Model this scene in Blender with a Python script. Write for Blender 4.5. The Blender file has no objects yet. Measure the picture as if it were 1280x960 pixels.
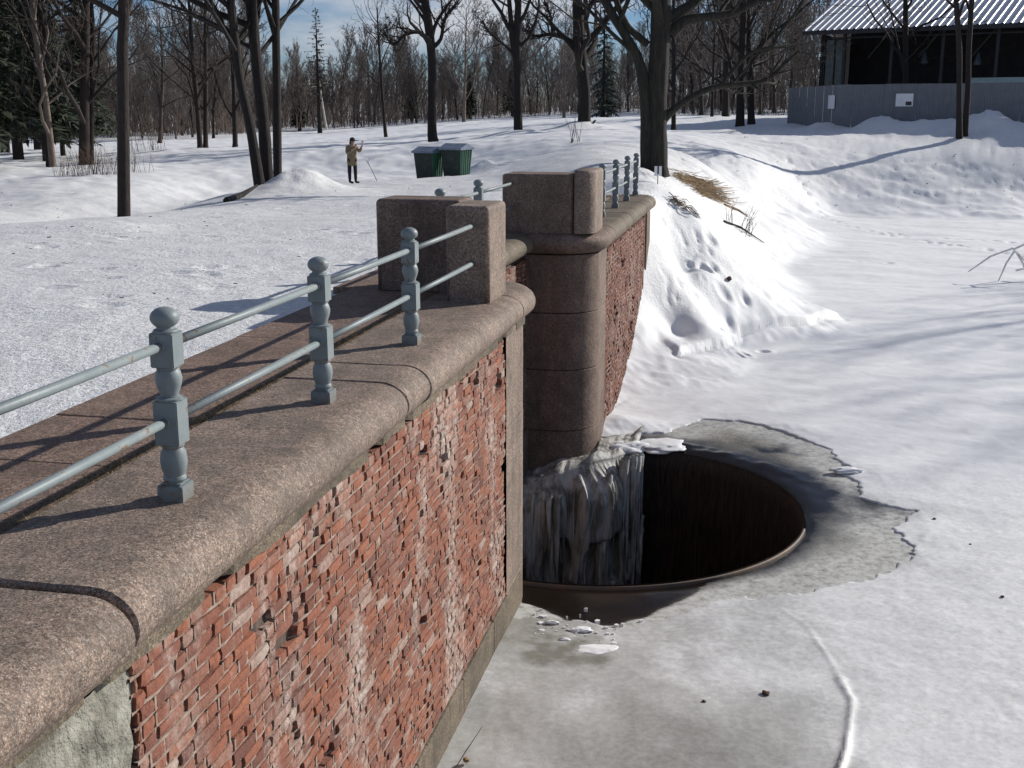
import bpy, bmesh, math, random
import numpy as np
from mathutils import Vector, Matrix
S = bpy.context.scene
COL = S.collection
R_ = math.radians
# ---------------------------------------------------------------- camera, sky, sun, exposure
F = 1450.0; PITCH = math.atan(339 / F); HC = 1.75
cam = bpy.data.cameras.new('camera'); cam_o = bpy.data.objects.new('camera', cam); COL.objects.link(cam_o)
cam.sensor_width = 36; cam.lens = F / 1280 * 36; cam.clip_end = 3000; cam.clip_start = .05
cam_o.location = (0, 0, HC); cam_o.rotation_euler = (math.pi / 2 - PITCH, 0, 0)
S.camera = cam_o
S.view_settings.view_transform = 'Standard'; S.view_settings.look = 'None'
S.view_settings.exposure = 0.17; S.view_settings.gamma = 1
SUN_AZ, SUN_EL = 57.8, 25.6          # clockwise from +Y
world = bpy.data.worlds.new('World'); S.world = world; world.use_nodes = True
wt = world.node_tree; wt.nodes.clear()
def wn(t, **k):
    n = wt.nodes.new(t)
    for a, b in k.items(): setattr(n, a, b)
    return n
sky = wn('ShaderNodeTexSky', sky_type='NISHITA', sun_disc=False, sun_elevation=R_(SUN_EL), sun_rotation=R_(SUN_AZ),
         air_density=1.0, dust_density=0.0, ozone_density=4.0)
tcw = wn('ShaderNodeTexCoord'); mpw = wn('ShaderNodeMapping'); mpw.inputs['Scale'].default_value = (1.6, 1.6, 6.5)
nzw = wn('ShaderNodeTexNoise'); nzw.inputs['Scale'].default_value = 2.3; nzw.inputs['Detail'].default_value = 8; nzw.inputs['Roughness'].default_value = .58
rpw = wn('ShaderNodeValToRGB'); rpw.color_ramp.elements[0].position = .47; rpw.color_ramp.elements[1].position = .63
tnt = wn('ShaderNodeMixRGB', blend_type='MULTIPLY'); tnt.inputs[0].default_value = 1; tnt.inputs[2].default_value = (.86, 1.0, 1.32, 1)
mxw = wn('ShaderNodeMixRGB'); mxw.inputs[2].default_value = (9.6, 10.2, 11.2, 1)
bgw = wn('ShaderNodeBackground'); bgw.inputs['Strength'].default_value = .05
ow = wn('ShaderNodeOutputWorld')
for a, b in ((tcw.outputs['Generated'], mpw.inputs[0]), (mpw.outputs[0], nzw.inputs[0]), (nzw.outputs[0], rpw.inputs[0]),
             (rpw.outputs[0], mxw.inputs[0]), (sky.outputs[0], tnt.inputs[1]), (tnt.outputs[0], mxw.inputs[1]), (mxw.outputs[0], bgw.inputs[0]), (bgw.outputs[0], ow.inputs[0])):
    wt.links.new(a, b)
sl_ = bpy.data.lights.new('sun', 'SUN'); sl_.energy = 5.0; sl_.angle = R_(.53); sl_.color = (1, .955, .88)
sun = bpy.data.objects.new('sun', sl_); COL.objects.link(sun)
sd = Vector((math.sin(R_(SUN_AZ)) * math.cos(R_(SUN_EL)), math.cos(R_(SUN_AZ)) * math.cos(R_(SUN_EL)), math.sin(R_(SUN_EL))))
sun.rotation_euler = sd.to_track_quat('Z', 'Y').to_euler()
sun.location = sd * 60
# ---------------------------------------------------------------- survey helpers: photo ray -> place
CP, SP = math.cos(PITCH), math.sin(PITCH)
def ray(x, y):
    a = (x - 640) / F; b = -(y - 480) / F
    return np.array([a, CP + b * SP, -SP + b * CP])
def at(x, y, d):                      # point at forward distance d
    r = ray(x, y); t = d / r[1]; return np.array([r[0] * t, d, HC + r[2] * t])
def onz(x, y, z):
    r = ray(x, y); t = (z - HC) / r[2]; return np.array([r[0] * t, r[1] * t, z])
def depth_of(p):
    return p[1] * CP - (p[2] - HC) * SP
def proj(p):
    zc = depth_of(p); yc = p[1] * SP + (p[2] - HC) * CP
    return 640 + F * p[0] / zc, 480 - F * yc / zc, zc
v_ = ray(956, 141); DV = v_[:2] / np.linalg.norm(v_[:2]); NV = np.array([-DV[1], DV[0]])
RZ = math.atan2(DV[1], DV[0])
def W(s, l, z=0.0):
    return (s * DV[0] + l * NV[0], s * DV[1] + l * NV[1], z)
def SL(x, y): return x * DV[0] + y * DV[1], x * NV[0] + y * NV[1]
# ---------------------------------------------------------------- numpy noise
def hsh(i, j, k=0):
    n = (i * 374761393 + j * 668265263 + k * 2147483647 % 1000003 * 97) & 0xffffffff
    n = ((n ^ (n >> 13)) * 1274126177) & 0xffffffff
    n = (n ^ (n >> 16)) & 0xffffff
    return n / 16777215.0
def vnoise(x, y, seed=0):
    x = np.asarray(x, float); y = np.asarray(y, float)
    i = np.floor(x).astype(np.int64); j = np.floor(y).astype(np.int64)
    fx = x - i; fy = y - j
    fx = fx * fx * (3 - 2 * fx); fy = fy * fy * (3 - 2 * fy)
    i = i + seed * 131 + 7000; j = j + seed * 57 + 9000
    return (hsh(i, j) * (1 - fx) + hsh(i + 1, j) * fx) * (1 - fy) + (hsh(i, j + 1) * (1 - fx) + hsh(i + 1, j + 1) * fx) * fy
def fbm(x, y, o=4, seed=0):
    a = 0; s = .5; t = 0
    for k in range(o):
        a = a + s * vnoise(x * 2 ** k, y * 2 ** k, seed + k); t += s; s *= .5
    return a / t * 2 - 1
def sstep(a, b, x):
    t = np.clip((x - a) / (b - a), 0, 1); return t * t * (3 - 2 * t)
# ---------------------------------------------------------------- object helpers
def tag(o, label=None, cat=None, group=None, kind=None):
    if label: o['label'] = label
    if cat: o['category'] = cat
    if group: o['group'] = group
    if kind: o['kind'] = kind
    return o
def empty(name, loc, rz=0, **k):
    o = bpy.data.objects.new(name, None); COL.objects.link(o); o.location = loc; o.rotation_euler = (0, 0, rz)
    o.empty_display_size = .2
    return tag(o, **k)
def mesh(name, verts, faces, mat=None, smooth=False):
    me = bpy.data.meshes.new(name)
    me.from_pydata([tuple(map(float, v)) for v in verts], [], faces); me.update()
    if mat: me.materials.append(mat)
    if smooth: me.polygons.foreach_set('use_smooth', [True] * len(me.polygons))
    return me
def fastmesh(name, V, Q, mat=None, smooth=True):
    V = np.asarray(V, np.float32); Q = np.asarray(Q, np.int32); n = Q.shape[1]
    me = bpy.data.meshes.new(name)
    me.vertices.add(len(V)); me.vertices.foreach_set('co', V.ravel())
    me.loops.add(Q.size); me.loops.foreach_set('vertex_index', Q.ravel())
    me.polygons.add(len(Q)); me.polygons.foreach_set('loop_start', np.arange(0, Q.size, n, dtype=np.int32))
    me.polygons.foreach_set('loop_total', np.full(len(Q), n, np.int32))
    me.update(calc_edges=True); me.validate()
    me.polygons.foreach_set('use_smooth', np.full(len(me.polygons), smooth))
    if mat: me.materials.append(mat)
    return me
def obj(name, me, parent=None, **k):
    o = bpy.data.objects.new(name, me); COL.objects.link(o)
    if parent: o.parent = parent
    return tag(o, **k)
def copy_tree(o, parent=None):
    c = o.copy(); COL.objects.link(c); c.parent = parent
    for ch in list(o.children): copy_tree(ch, c)
    return c
def sharpen(me, ang=.6):
    bm = bmesh.new(); bm.from_mesh(me); bmesh.ops.recalc_face_normals(bm, faces=bm.faces)
    for e in bm.edges: e.smooth = not (len(e.link_faces) == 2 and e.calc_face_angle(0) > ang)
    bm.to_mesh(me); bm.free()
class MB:                             # collects shapes for ONE mesh
    def __init__(s): s.v = []; s.f = []
    def add(s, v, f):
        n = len(s.v); s.v += [tuple(p) for p in v]; s.f += [tuple(i + n for i in q) for q in f]
    def box(s, x0, x1, y0, y1, z0, z1):
        s.add([(x, y, z) for x in (x0, x1) for y in (y0, y1) for z in (z0, z1)],
              [(0, 1, 3, 2), (4, 6, 7, 5), (0, 4, 5, 1), (2, 3, 7, 6), (0, 2, 6, 4), (1, 5, 7, 3)])
    def bar(s, a, b, w, h=None):
        h = h or w; a = Vector(a); b = Vector(b); d = (b - a).normalized()
        u = d.cross(Vector((0, 0, 1)));
        if u.length < .01: u = Vector((1, 0, 0))
        u.normalize(); t = d.cross(u)
        v = [p + u * (i * w / 2) + t * (j * h / 2) for p in (a, b) for i, j in ((-1, -1), (1, -1), (1, 1), (-1, 1))]
        s.add(v, [(0, 1, 2, 3), (7, 6, 5, 4), (0, 4, 5, 1), (1, 5, 6, 2), (2, 6, 7, 3), (3, 7, 4, 0)])
    def tube(s, pts, rad, n=6, cap=True):
        v, f = tube(pts, rad, n); s.add(v, f)
        if cap:
            m = len(s.v) - len(v); s.f.append(tuple(m + i for i in range(n))[::-1]); s.f.append(tuple(m + len(v) - n + i for i in range(n)))
    def lathe(s, prof, n=20, sq=False):
        v = []; f = []
        for r, z in prof:
            for i in range(n):
                a = 2 * math.pi * i / n; v.append((r * math.cos(a), r * math.sin(a), z))
        for k in range(len(prof) - 1):
            for i in range(n):
                j = (i + 1) % n; f.append((k * n + i, k * n + j, (k + 1) * n + j, (k + 1) * n + i))
        f.append(tuple(range(n))[::-1]); f.append(tuple((len(prof) - 1) * n + i for i in range(n)))
        s.add(v, f)
    def build(s, name, mat, parent=None, smooth=False, bevel=0, seg=2, **k):
        me = mesh(name, s.v, s.f, mat, smooth)
        if bevel:
            bm = bmesh.new(); bm.from_mesh(me)
            es = [e for e in bm.edges if len(e.link_faces) == 2 and e.calc_face_angle(0) > .6]
            bmesh.ops.bevel(bm, geom=es, offset=bevel, segments=seg, affect='EDGES', profile=.5)
            bm.to_mesh(me); bm.free()
        return obj(name, me, parent, **k)
def tube(pts, rad, n=6):
    P = [Vector(p) for p in pts]; v = []; f = []
    u = None
    for i, p in enumerate(P):
        d = (P[min(i + 1, len(P) - 1)] - P[max(i - 1, 0)]).normalized()
        if u is None:
            u = d.cross(Vector((.3, .9, .1)))
            if u.length < .05: u = d.cross(Vector((1, 0, 0)))
        else: u = u - d * u.dot(d)
        u.normalize(); w = d.cross(u)
        for k in range(n):
            a = 2 * math.pi * k / n; q = p + (u * math.cos(a) + w * math.sin(a)) * rad[i]; v.append((q.x, q.y, q.z))
    for i in range(len(P) - 1):
        for k in range(n):
            j = (k + 1) % n; f.append((i * n + k, i * n + j, (i + 1) * n + j, (i + 1) * n + k))
    return v, f
# ---------------------------------------------------------------- materials
def mat(name):
    m = bpy.data.materials.new(name); m.use_nodes = True; nt = m.node_tree; nt.nodes.clear()
    o = nt.nodes.new('ShaderNodeOutputMaterial'); b = nt.nodes.new('ShaderNodeBsdfPrincipled'); nt.links.new(b.outputs[0], o.inputs[0])
    return m, nt, b
def N(nt, t, ins=None, **k):
    n = nt.nodes.new(t)
    for a, b in k.items(): setattr(n, a, b)
    for a, b in (ins or {}).items():
        if hasattr(b, 'is_linked') or isinstance(b, bpy.types.NodeSocket): nt.links.new(b, n.inputs[a])
        else: n.inputs[a].default_value = b
    return n
def noise(nt, vec, scale, detail=4, rough=.55): return N(nt, 'ShaderNodeTexNoise', {'Vector': vec, 'Scale': scale, 'Detail': detail, 'Roughness': rough}).outputs[0]
def ramp(nt, fac, stops):
    n = N(nt, 'ShaderNodeValToRGB', {'Fac': fac}); e = n.color_ramp.elements
    while len(e) < len(stops): e.new(.5)
    for i, (p, c) in enumerate(stops):
        e[i].position = p; e[i].color = (c, c, c, 1) if isinstance(c, (int, float)) else (*c, 1)
    return n.outputs[0]
def mix(nt, fac, a, b, mode='MIX'):
    n = N(nt, 'ShaderNodeMixRGB', {'Fac': fac}, blend_type=mode)
    for i, c in ((1, a), (2, b)):
        if isinstance(c, tuple): n.inputs[i].default_value = (*c, 1)
        else: nt.links.new(c, n.inputs[i])
    return n.outputs[0]
def mapv(nt, vec, sc): return N(nt, 'ShaderNodeMapping', {'Vector': vec, 'Scale': sc}).outputs[0]
def pos(nt): return N(nt, 'ShaderNodeNewGeometry').outputs['Position']
def math_(nt, op, a, b):
    n = N(nt, 'ShaderNodeMath', operation=op)
    for i, c in ((0, a), (1, b)):
        if isinstance(c, (int, float)): n.inputs[i].default_value = c
        else: nt.links.new(c, n.inputs[i])
    return n.outputs[0]
def bump(nt, b, h, st, dist=.01, prev=None):
    n = N(nt, 'ShaderNodeBump', {'Height': h, 'Strength': st, 'Distance': dist})
    if prev: nt.links.new(prev, n.inputs['Normal'])
    nt.links.new(n.outputs[0], b.inputs['Normal']); return n.outputs[0]

def granite(name, tint=(1, 1, 1), dirt=.5):
    m, nt, b = mat(name); p = pos(nt)
    g1 = noise(nt, p, 38, 4, .75); big = noise(nt, p, 1.3, 5, .6)
    vo = N(nt, 'ShaderNodeTexVoronoi', {'Vector': p, 'Scale': 210.0}); vc = N(nt, 'ShaderNodeSeparateColor', {0: vo.outputs['Color']}).outputs[0]
    vo2 = N(nt, 'ShaderNodeTexVoronoi', {'Vector': p, 'Scale': 90.0}); vc2 = N(nt, 'ShaderNodeSeparateColor', {0: vo2.outputs['Color']}).outputs[0]
    c = ramp(nt, vc, [(0, (.04, .033, .028)), (.2, (.085, .066, .054)), (.27, (.19, .132, .104)), (.6, (.28, .20, .155)), (.85, (.36, .305, .26)), (.97, (.58, .54, .49))])
    c2 = ramp(nt, vc2, [(0, (.03, .025, .021)), (.22, (.12, .09, .075)), (.5, (.24, .168, .13)), (.9, (.33, .26, .215))])
    c = mix(nt, .42, c, c2)
    c = mix(nt, ramp(nt, g1, [(.40, .45), (.56, 0.0)]), c, (.035, .03, .028))
    c = mix(nt, ramp(nt, big, [(.42, 0.0), (.72, dirt)]), c, (.055, .045, .036))
    big2 = noise(nt, p, 4.5, 5, .7)
    c = mix(nt, ramp(nt, big2, [(.45, 0.0), (.70, .6)]), c, (.075, .066, .055))
    pv = mapv(nt, p, (5, 5, .5)); st = noise(nt, pv, 1.4, 4, .6)
    c = mix(nt, ramp(nt, st, [(.5, 0.0), (.7, .35)]), c, (.05, .046, .042))
    c = mix(nt, 1.0, c, tuple(tint), 'MULTIPLY')
    nt.links.new(c, b.inputs['Base Color']); nt.links.new(ramp(nt, vc, [(0, .5), (.6, .9)]), b.inputs['Roughness']); b.inputs['Specular IOR Level'].default_value = .22
    pb = bump(nt, b, g1, .55, .008); bump(nt, b, big2, .6, .02, pb)
    return m
M = {}
M['granite'] = granite('pink_granite', (1.16, 1.13, 1.10), .4)
M['granite_slab'] = granite('pink_paving_granite', (1.02, .90, .85), .35)
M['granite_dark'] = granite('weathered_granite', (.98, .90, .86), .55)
M['granite_green'] = granite('mossy_granite', (.82, .84, .74), .7)

def brickmat(nm='old_red_brick', tint=(1, 1, 1)):
    m, nt, b = mat(nm); p = pos(nt)
    gi = N(nt, 'ShaderNodeNewGeometry').outputs['Random Per Island']; oi = N(nt, 'ShaderNodeObjectInfo').outputs['Random']
    r = math_(nt, 'FRACT', math_(nt, 'ADD', gi, math_(nt, 'MULTIPLY', oi, 7.13)), 0)
    c = ramp(nt, r, [(0, (.12, .042, .028)), (.2, (.23, .074, .038)), (.5, (.31, .102, .048)), (.7, (.21, .070, .040)), (.9, (.26, .112, .072)), (.985, (.40, .30, .25))])
    n1 = noise(nt, p, 28, 5, .7)
    c = mix(nt, ramp(nt, n1, [(.35, .55), (.6, 0.0)]), c, (.13, .045, .03))
    pv = mapv(nt, p, (1, 1, .45)); e = noise(nt, pv, 1.5, 7, .66); e2 = noise(nt, p, 22, 5, .75)
    eff = math_(nt, 'MULTIPLY', ramp(nt, e, [(.52, 0.0), (.63, 1.0)]), ramp(nt, e2, [(.38, .05), (.58, .75)]))
    c = mix(nt, eff, c, (.50, .45, .40))
    d = noise(nt, mapv(nt, p, (1, 1, .5)), 2.2, 5, .65)
    c = mix(nt, ramp(nt, d, [(.55, 0.0), (.75, .5)]), c, (.09, .05, .04))
    c = mix(nt, .12, c, (.20, .13, .11))
    c = mix(nt, 1.0, c, tint, 'MULTIPLY')
    nt.links.new(c, b.inputs['Base Color']); b.inputs['Roughness'].default_value = .93
    pb = bump(nt, b, n1, .8, .012); bump(nt, b, noise(nt, p, 90, 3, .7), .5, .004, pb)
    return m
M['brick'] = brickmat(); M['brick_dark'] = brickmat('darker_brick', (.62, .56, .54))  # second one: same brick tinted darker for far and recess walls
def simple(name, col, rough=.8, col2=None, sc=6, bs=.3, bd=.01, metal=0, spec=None, stretch=None, lo=.35, hi=.65, det=5):
    m, nt, b = mat(name); p = pos(nt)
    pv = mapv(nt, p, stretch) if stretch else p
    n = noise(nt, pv, sc, det, .65)
    nt.links.new(ramp(nt, n, [(lo, col), (hi, col2 or tuple(x * .7 for x in col))]), b.inputs['Base Color'])
    b.inputs['Roughness'].default_value = rough; b.inputs['Metallic'].default_value = metal
    if spec is not None: b.inputs['Specular IOR Level'].default_value = spec
    if bs: bump(nt, b, noise(nt, pv, sc * 3, 5, .65), bs, bd)
    return m
M['mortar'] = simple('lime_mortar', (.36, .29, .235), .95, (.16, .085, .06), 6, .6, .01)
M['mortar_back'] = simple('dark_mortar', (.12, .085, .065), .95, (.05, .035, .03), 12, .6, .02)
M['plaster'] = simple('cement_render', (.34, .33, .28), .95, (.13, .12, .095), 4.5, 1.0, .04)
M['bark'] = simple('dark_bark', (.032, .024, .020), .95, (.012, .010, .009), 5, 1.0, .05, stretch=(4, 4, .8))
M['bark_warm'] = simple('red_brown_bark', (.042, .029, .023), .95, (.015, .011, .010), 5, 1.0, .04, stretch=(4, 4, .8))
M['bark_grey'] = simple('grey_lichen_bark', (.038, .034, .025), .95, (.012, .011, .009), 3, 1.0, .05, stretch=(4, 4, .7))
M['birch'] = simple('white_birch_bark', (.6, .58, .53), .8, (.32, .29, .25), 3, .3, .01)
M['twig'] = simple('brown_twigs', (.058, .042, .033), .95, (.030, .022, .018), 1.0, 0)
M['twig_far'] = simple('hazed_brown_twigs', (.15, .125, .11), .95, (.09, .074, .066), .05, 0)  # distance haze painted in as a paler grey-brown
M['needle'] = simple('spruce_needles', (.030, .045, .018), .8, (.012, .020, .010), 3, 0)
M['needle_blue'] = simple('blue_spruce_needles', (.035, .060, .045), .8, (.015, .026, .022), 3, 0)
M['straw'] = simple('dry_straw', (.36, .25, .13), .9, (.13, .085, .045), 6, 0)
M['soil'] = simple('dark_soil', (.19, .13, .07), 1, (.06, .042, .026), 20, 1, .02)
def paint():
    m, nt, b = mat('grey_blue_paint'); p = pos(nt)
    n = noise(nt, p, 9, 5, .6); n2 = noise(nt, p, 30, 4, .7)
    c = ramp(nt, n, [(.3, (.155, .188, .197)), (.7, (.205, .235, .24))])
    z = N(nt, 'ShaderNodeSeparateXYZ', {0: p}).outputs[2]
    low = ramp(nt, math_(nt, 'ADD', z, math_(nt, 'MULTIPLY', n, .06)), [(.05, .62), (.11, 0.0)])
    rust = math_(nt, 'MAXIMUM', math_(nt, 'MULTIPLY', ramp(nt, math_(nt, 'ABSOLUTE', math_(nt, 'SUBTRACT', z, .262), 0), [(.0, .7), (.03, 0.0)]), ramp(nt, n2, [(.45, 0.0), (.6, 1.0)])), 0)
    rust = math_(nt, 'MAXIMUM', rust, math_(nt, 'MAXIMUM', math_(nt, 'MULTIPLY', low, ramp(nt, n2, [(.35, .1), (.6, 1.0)])), ramp(nt, math_(nt, 'MULTIPLY', n, n2), [(.335, 0.0), (.37, .9)])))
    c = mix(nt, rust, c, (.16, .10, .055))
    nt.links.new(c, b.inputs['Base Color']); b.inputs['Roughness'].default_value = .5; b.inputs['Specular IOR Level'].default_value = .35
    bump(nt, b, noise(nt, p, 45, 4, .7), .35, .004); return m
M['paint'] = paint()
def snow():
    m, nt, b = mat('spring_snow'); p = pos(nt)
    wet = N(nt, 'ShaderNodeAttribute', attribute_name='wet').outputs['Fac']
    tram = N(nt, 'ShaderNodeAttribute', attribute_name='trampled').outputs['Fac']
    n1 = noise(nt, p, 3, 5, .6); n2 = noise(nt, p, 16, 4, .65)
    c = ramp(nt, n1, [(.3, (.67, .675, .685)), (.7, (.755, .76, .765))])
    g = ramp(nt, n2, [(.40, 0.0), (.66, .6)])
    c = mix(nt, math_(nt, 'MULTIPLY', tram, g), c, (.40, .39, .375))
    wv = math_(nt, 'ADD', wet, math_(nt, 'MULTIPLY', math_(nt, 'SUBTRACT', n2, .5), .5))
    c = mix(nt, ramp(nt, wv, [(.18, 0.0), (.5, .55), (.95, 1.0)]), c, (.22, .212, .18))
    nt.links.new(c, b.inputs['Base Color'])
    nt.links.new(ramp(nt, wv, [(.3, .62), (.9, .28)]), b.inputs['Roughness'])
    b.inputs['Specular IOR Level'].default_value = .35
    h = math_(nt, 'ADD', n2, math_(nt, 'MULTIPLY', noise(nt, p, 60, 4, .7), .35))
    st = math_(nt, 'ADD', .10, math_(nt, 'MULTIPLY', tram, .55))
    bn = N(nt, 'ShaderNodeBump', {'Height': h, 'Strength': st, 'Distance': .05}); nt.links.new(bn.outputs[0], b.inputs['Normal'])
    return m
M['snow'] = snow()
def icemat():
    m, nt, b = mat('wet_pond_ice'); p = pos(nt)
    w = N(nt, 'ShaderNodeAttribute', attribute_name='wet').outputs['Fac']
    n1 = noise(nt, p, 4, 6, .65); n2 = noise(nt, p, 25, 4, .7)
    c = ramp(nt, n1, [(.3, (.12, .115, .092)), (.7, (.245, .235, .20))])
    c = mix(nt, ramp(nt, n2, [(.50, 0.0), (.66, .55)]), c, (.55, .54, .50))
    c = mix(nt, ramp(nt, noise(nt, p, 1.7, 5, .7), [(.46, 0.0), (.6, .6)]), c, (.10, .095, .075))
    fr_ = N(nt, 'ShaderNodeAttribute', attribute_name='frost').outputs['Fac']
    c = mix(nt, math_(nt, 'MULTIPLY', fr_, ramp(nt, noise(nt, p, 9, 6, .75), [(.36, .25), (.56, 1.0)])), c, (.50, .495, .47))
    wv = math_(nt, 'ADD', w, math_(nt, 'MULTIPLY', math_(nt, 'SUBTRACT', n1, .5), .5))
    c = mix(nt, ramp(nt, wv, [(.25, 0.0), (.7, 1.0)]), c, (.010, .007, .005)); b.inputs['Specular IOR Level'].default_value = .14
    nt.links.new(c, b.inputs['Base Color']); nt.links.new(ramp(nt, wv, [(.2, .5), (.7, .22)]), b.inputs['Roughness'])
    bump(nt, b, n2, .25, .008); return m
M['ice'] = icemat()
M['falls'] = simple('frozen_water', (.46, .45, .42), .6, (.16, .152, .135), 2.6, .6, .03, stretch=(2.2, 2.2, .5), spec=.3, lo=.42, hi=.60)
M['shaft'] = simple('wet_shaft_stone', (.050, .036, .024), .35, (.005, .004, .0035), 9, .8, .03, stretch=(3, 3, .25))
M['rim'] = simple('worn_rim_timber', (.15, .085, .045), .6, (.075, .062, .05), 3, .4, .01)
M['fence'] = simple('blue_grey_sheet', (.165, .175, .19), .6, (.135, .143, .158), 2, 0)
M['roof'] = simple('galvanised_roof', (.55, .56, .57), .35, (.42, .42, .43), 3, 0, metal=.5)
M['steel_dark'] = simple('dark_frame_steel', (.03, .03, .033), .6, (.018, .018, .02), 3, 0)
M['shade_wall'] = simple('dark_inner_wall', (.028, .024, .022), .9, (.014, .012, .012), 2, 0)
M['pale_panel'] = simple('pale_green_panel', (.34, .42, .40), .6, (.28, .35, .34), 2, 0)
M['glass_dull'] = simple('dusty_glass', (.10, .13, .125), .3, (.05, .06, .06), 2, 0)
M['white'] = simple('white_board', (.78, .78, .78), .5, (.66, .67, .7), 8, 0)
M['green'] = simple('green_bin_paint', (.045, .145, .085), .5, (.03, .095, .058), 4, .2, .01)
M['green_shade'] = simple('scuffed_shaded_green', (.018, .030, .020), .7, (.05, .055, .045), 5, .2, .01, lo=.5, hi=.72)  # bin front's shade put into the colour, with paler scuffs
M['blue_lid'] = simple('blue_grey_lid', (.10, .14, .21), .5, (.22, .25, .30), 5, 0)
M['coat'] = simple('khaki_coat', (.26, .20, .12), .9, (.17, .13, .08), 10, .4, .01)
M['cloth_dark'] = simple('black_cloth', (.014, .014, .020), .9, (.008, .008, .012), 10, 0)
M['skin'] = simple('skin', (.42, .25, .18), .6, (.38, .22, .16), 10, 0)
M['hair'] = simple('brown_hair', (.09, .05, .025), .8, (.05, .03, .015), 20, 0)
M['reed'] = simple('frosted_reed', (.82, .82, .80), .7, (.6, .58, .52), 8, 0)
M['rubbish'] = simple('brown_debris', (.12, .06, .035), .8, (.05, .03, .02), 20, 0)
# ---------------------------------------------------------------- terrain
PZ = -3.42
LW = 2.36                              # brick face of the walls
HC0 = (14.95, 2.07); HR = 2.85         # shaft centre (s,l) and radius
hx, hy, _ = W(HC0[0], HC0[1])
land = [(p, q, d) for p, q, d in (
    (155, 277, 19.5), (300, 251, 30.5), (0, 314, 15.8), (60, 292, 18.2), (230, 262, 25.5), (-120, 352, 13),
    (330, 238, 37), (441, 230.5, 46.5), (560, 223, 52), (640, 222, 53), (480, 226, 48), (400, 236, 41), (500, 240, 38), (560, 245, 34),
    (0, 268, 35), (0, 292, 27), (100, 262, 38), (60, 285, 27), (150, 262, 33), (200, 235, 48), (250, 243, 41), (60, 222, 56), (0, 212, 60), (110, 207, 64), (0, 235, 50), (100, 240, 47),
    (250, 186.5, 84), (200, 209, 62), (250, 210, 62), (200, 203, 72), (300, 197, 70), (293, 184, 88), (320, 212, 62), (400, 212, 62), (400, 192, 66), (440, 212, 61.5), (440, 190, 66), (430, 183, 80),
    (480, 173, 98), (500, 212, 61), (500, 190, 65.5), (500, 184, 76), (600, 209, 61), (600, 189, 65), (600, 182, 76), (543, 181, 80), (648, 178, 84), (727, 167, 92),
    (700, 210, 56), (700, 190, 62), (700, 179, 74), (760, 205, 48), (780, 185, 62),
    (816, 216, 38.2), (850, 191, 58), (880, 205, 50), (900, 170, 76), (925, 158, 92), (905, 146, 112), (985, 154, 90), (1047, 161, 80), (1100, 160, 78), (1197, 174, 70), (1280, 157, 73), (1280, 175, 68.5),
    (1280, 205, 64.5), (1100, 195, 66.5), (1150, 225, 63.5), (1000, 190, 66), (950, 215, 58), (1400, 205, 64.5), (1400, 170, 70),
    (200, 180, 130), (300, 168, 170), (420, 162, 190), (550, 156, 190), (700, 151, 190), (800, 149, 180), (900, 146, 160), (980, 140, 180), (60, 190, 100), (-100, 195, 100), (-100, 250, 50), (-100, 300, 27),
    (1400, 150, 80), (1500, 150, 120), (1300, 140, 200))]
right = [(1280, 268, 58.5), (1200, 266, 59), (1400, 266, 58.5), (1100, 264, 59.5), (1040, 262, 60.2), (1200, 250, 61), (1280, 250, 61), (1100, 248, 61.5), (1400, 250, 61), (960, 245, 57.5), (900, 232, 50.5), (860, 227, 44),
         (900, 260, 44.5), (930, 290, 42), (960, 330, 38.7), (1055, 402, 28.8), (900, 340, 31), (860, 300, 32), (830, 262, 27.6), (850, 380, 26.4), (840, 446, 24.4), (905, 431, 25.6), (1000, 285, 52)]
def zp(t): return at(*t)
LP = [zp(t) for t in land]
RP = [zp(t) for t in land if t[0] > 800 and t[1] < 226] + [zp(t) for t in right]
for s in (-12, 0, 5, 10, 15, 20, 26):
    for l in (3.0, 4.6, 7.5): LP.append(np.array(W(s, l, -.045 - .0003 * s * s * (s > 10))))
for s, l, z in ((30, 3, -.12), (34, 3, -.18), (34, 6, -.35), (28, 6, -.15), (18, 10, -.2), (24, 10, -.4), (30, 10, -.45), (-12, 20, -.6), (8, 11, -.08), (0, 11, -.1)): LP.append(np.array(W(s, l, z)))
for s, l, z in ((19.2, 2.36, -3.42), (20.6, 2.36, -3.3), (22.6, 2.36, -2.85), (24, 2.36, -2.1), (25.2, 2.36, -1.15), (26.4, 2.3, -.5), (28, 2.5, -.15), (30, 2.5, -.14), (34, 2.8, -.2),
                (19.4, 1.6, -3.44), (20.8, 1.2, -3.42), (23, 1.2, -3.0), (24.8, 1.2, -2.3), (26.5, 1.2, -1.35), (28.5, 1.5, -.55)): RP.append(np.array(W(s, l, z)))
for x, y in ((0, 5), (5, 5), (0, 12), (6, 14), (12, 12), (7, 20), (12, 25), (20, 20), (10, 33), (18, 35), (26, 30), (14, 44), (22, 46), (30, 50), (40, 40), (18, 53), (26, 55), (2, -8), (20, 0), (35, 15), (40, 55), (-3, -8)):
    RP.append(np.array((x, y, PZ - .35)))
for x, y, z in ((47, 50, -2.2), (55, 42, -1.6), (52, 30, -1.5), (60, 62, -2), (60, 75, .5), (120, 80, 1), (120, 40, -1), (100, 0, -1), (60, -40, -2), (0, -60, -1), (110, 200, 2)): RP.append(np.array((x, y, z)))
for x, y, z in ((-300, 300, -1), (0, 420, 0), (300, 300, 2), (-200, 0, -2), (-60, -60, -1), (0, -60, -1), (-60, 0, -1.4), (-80, 150, -1.4), (-60, 40, -1.8), (300, 0, 1), (100, 110, 1.6)): LP.append(np.array((x, y, z)))
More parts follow.
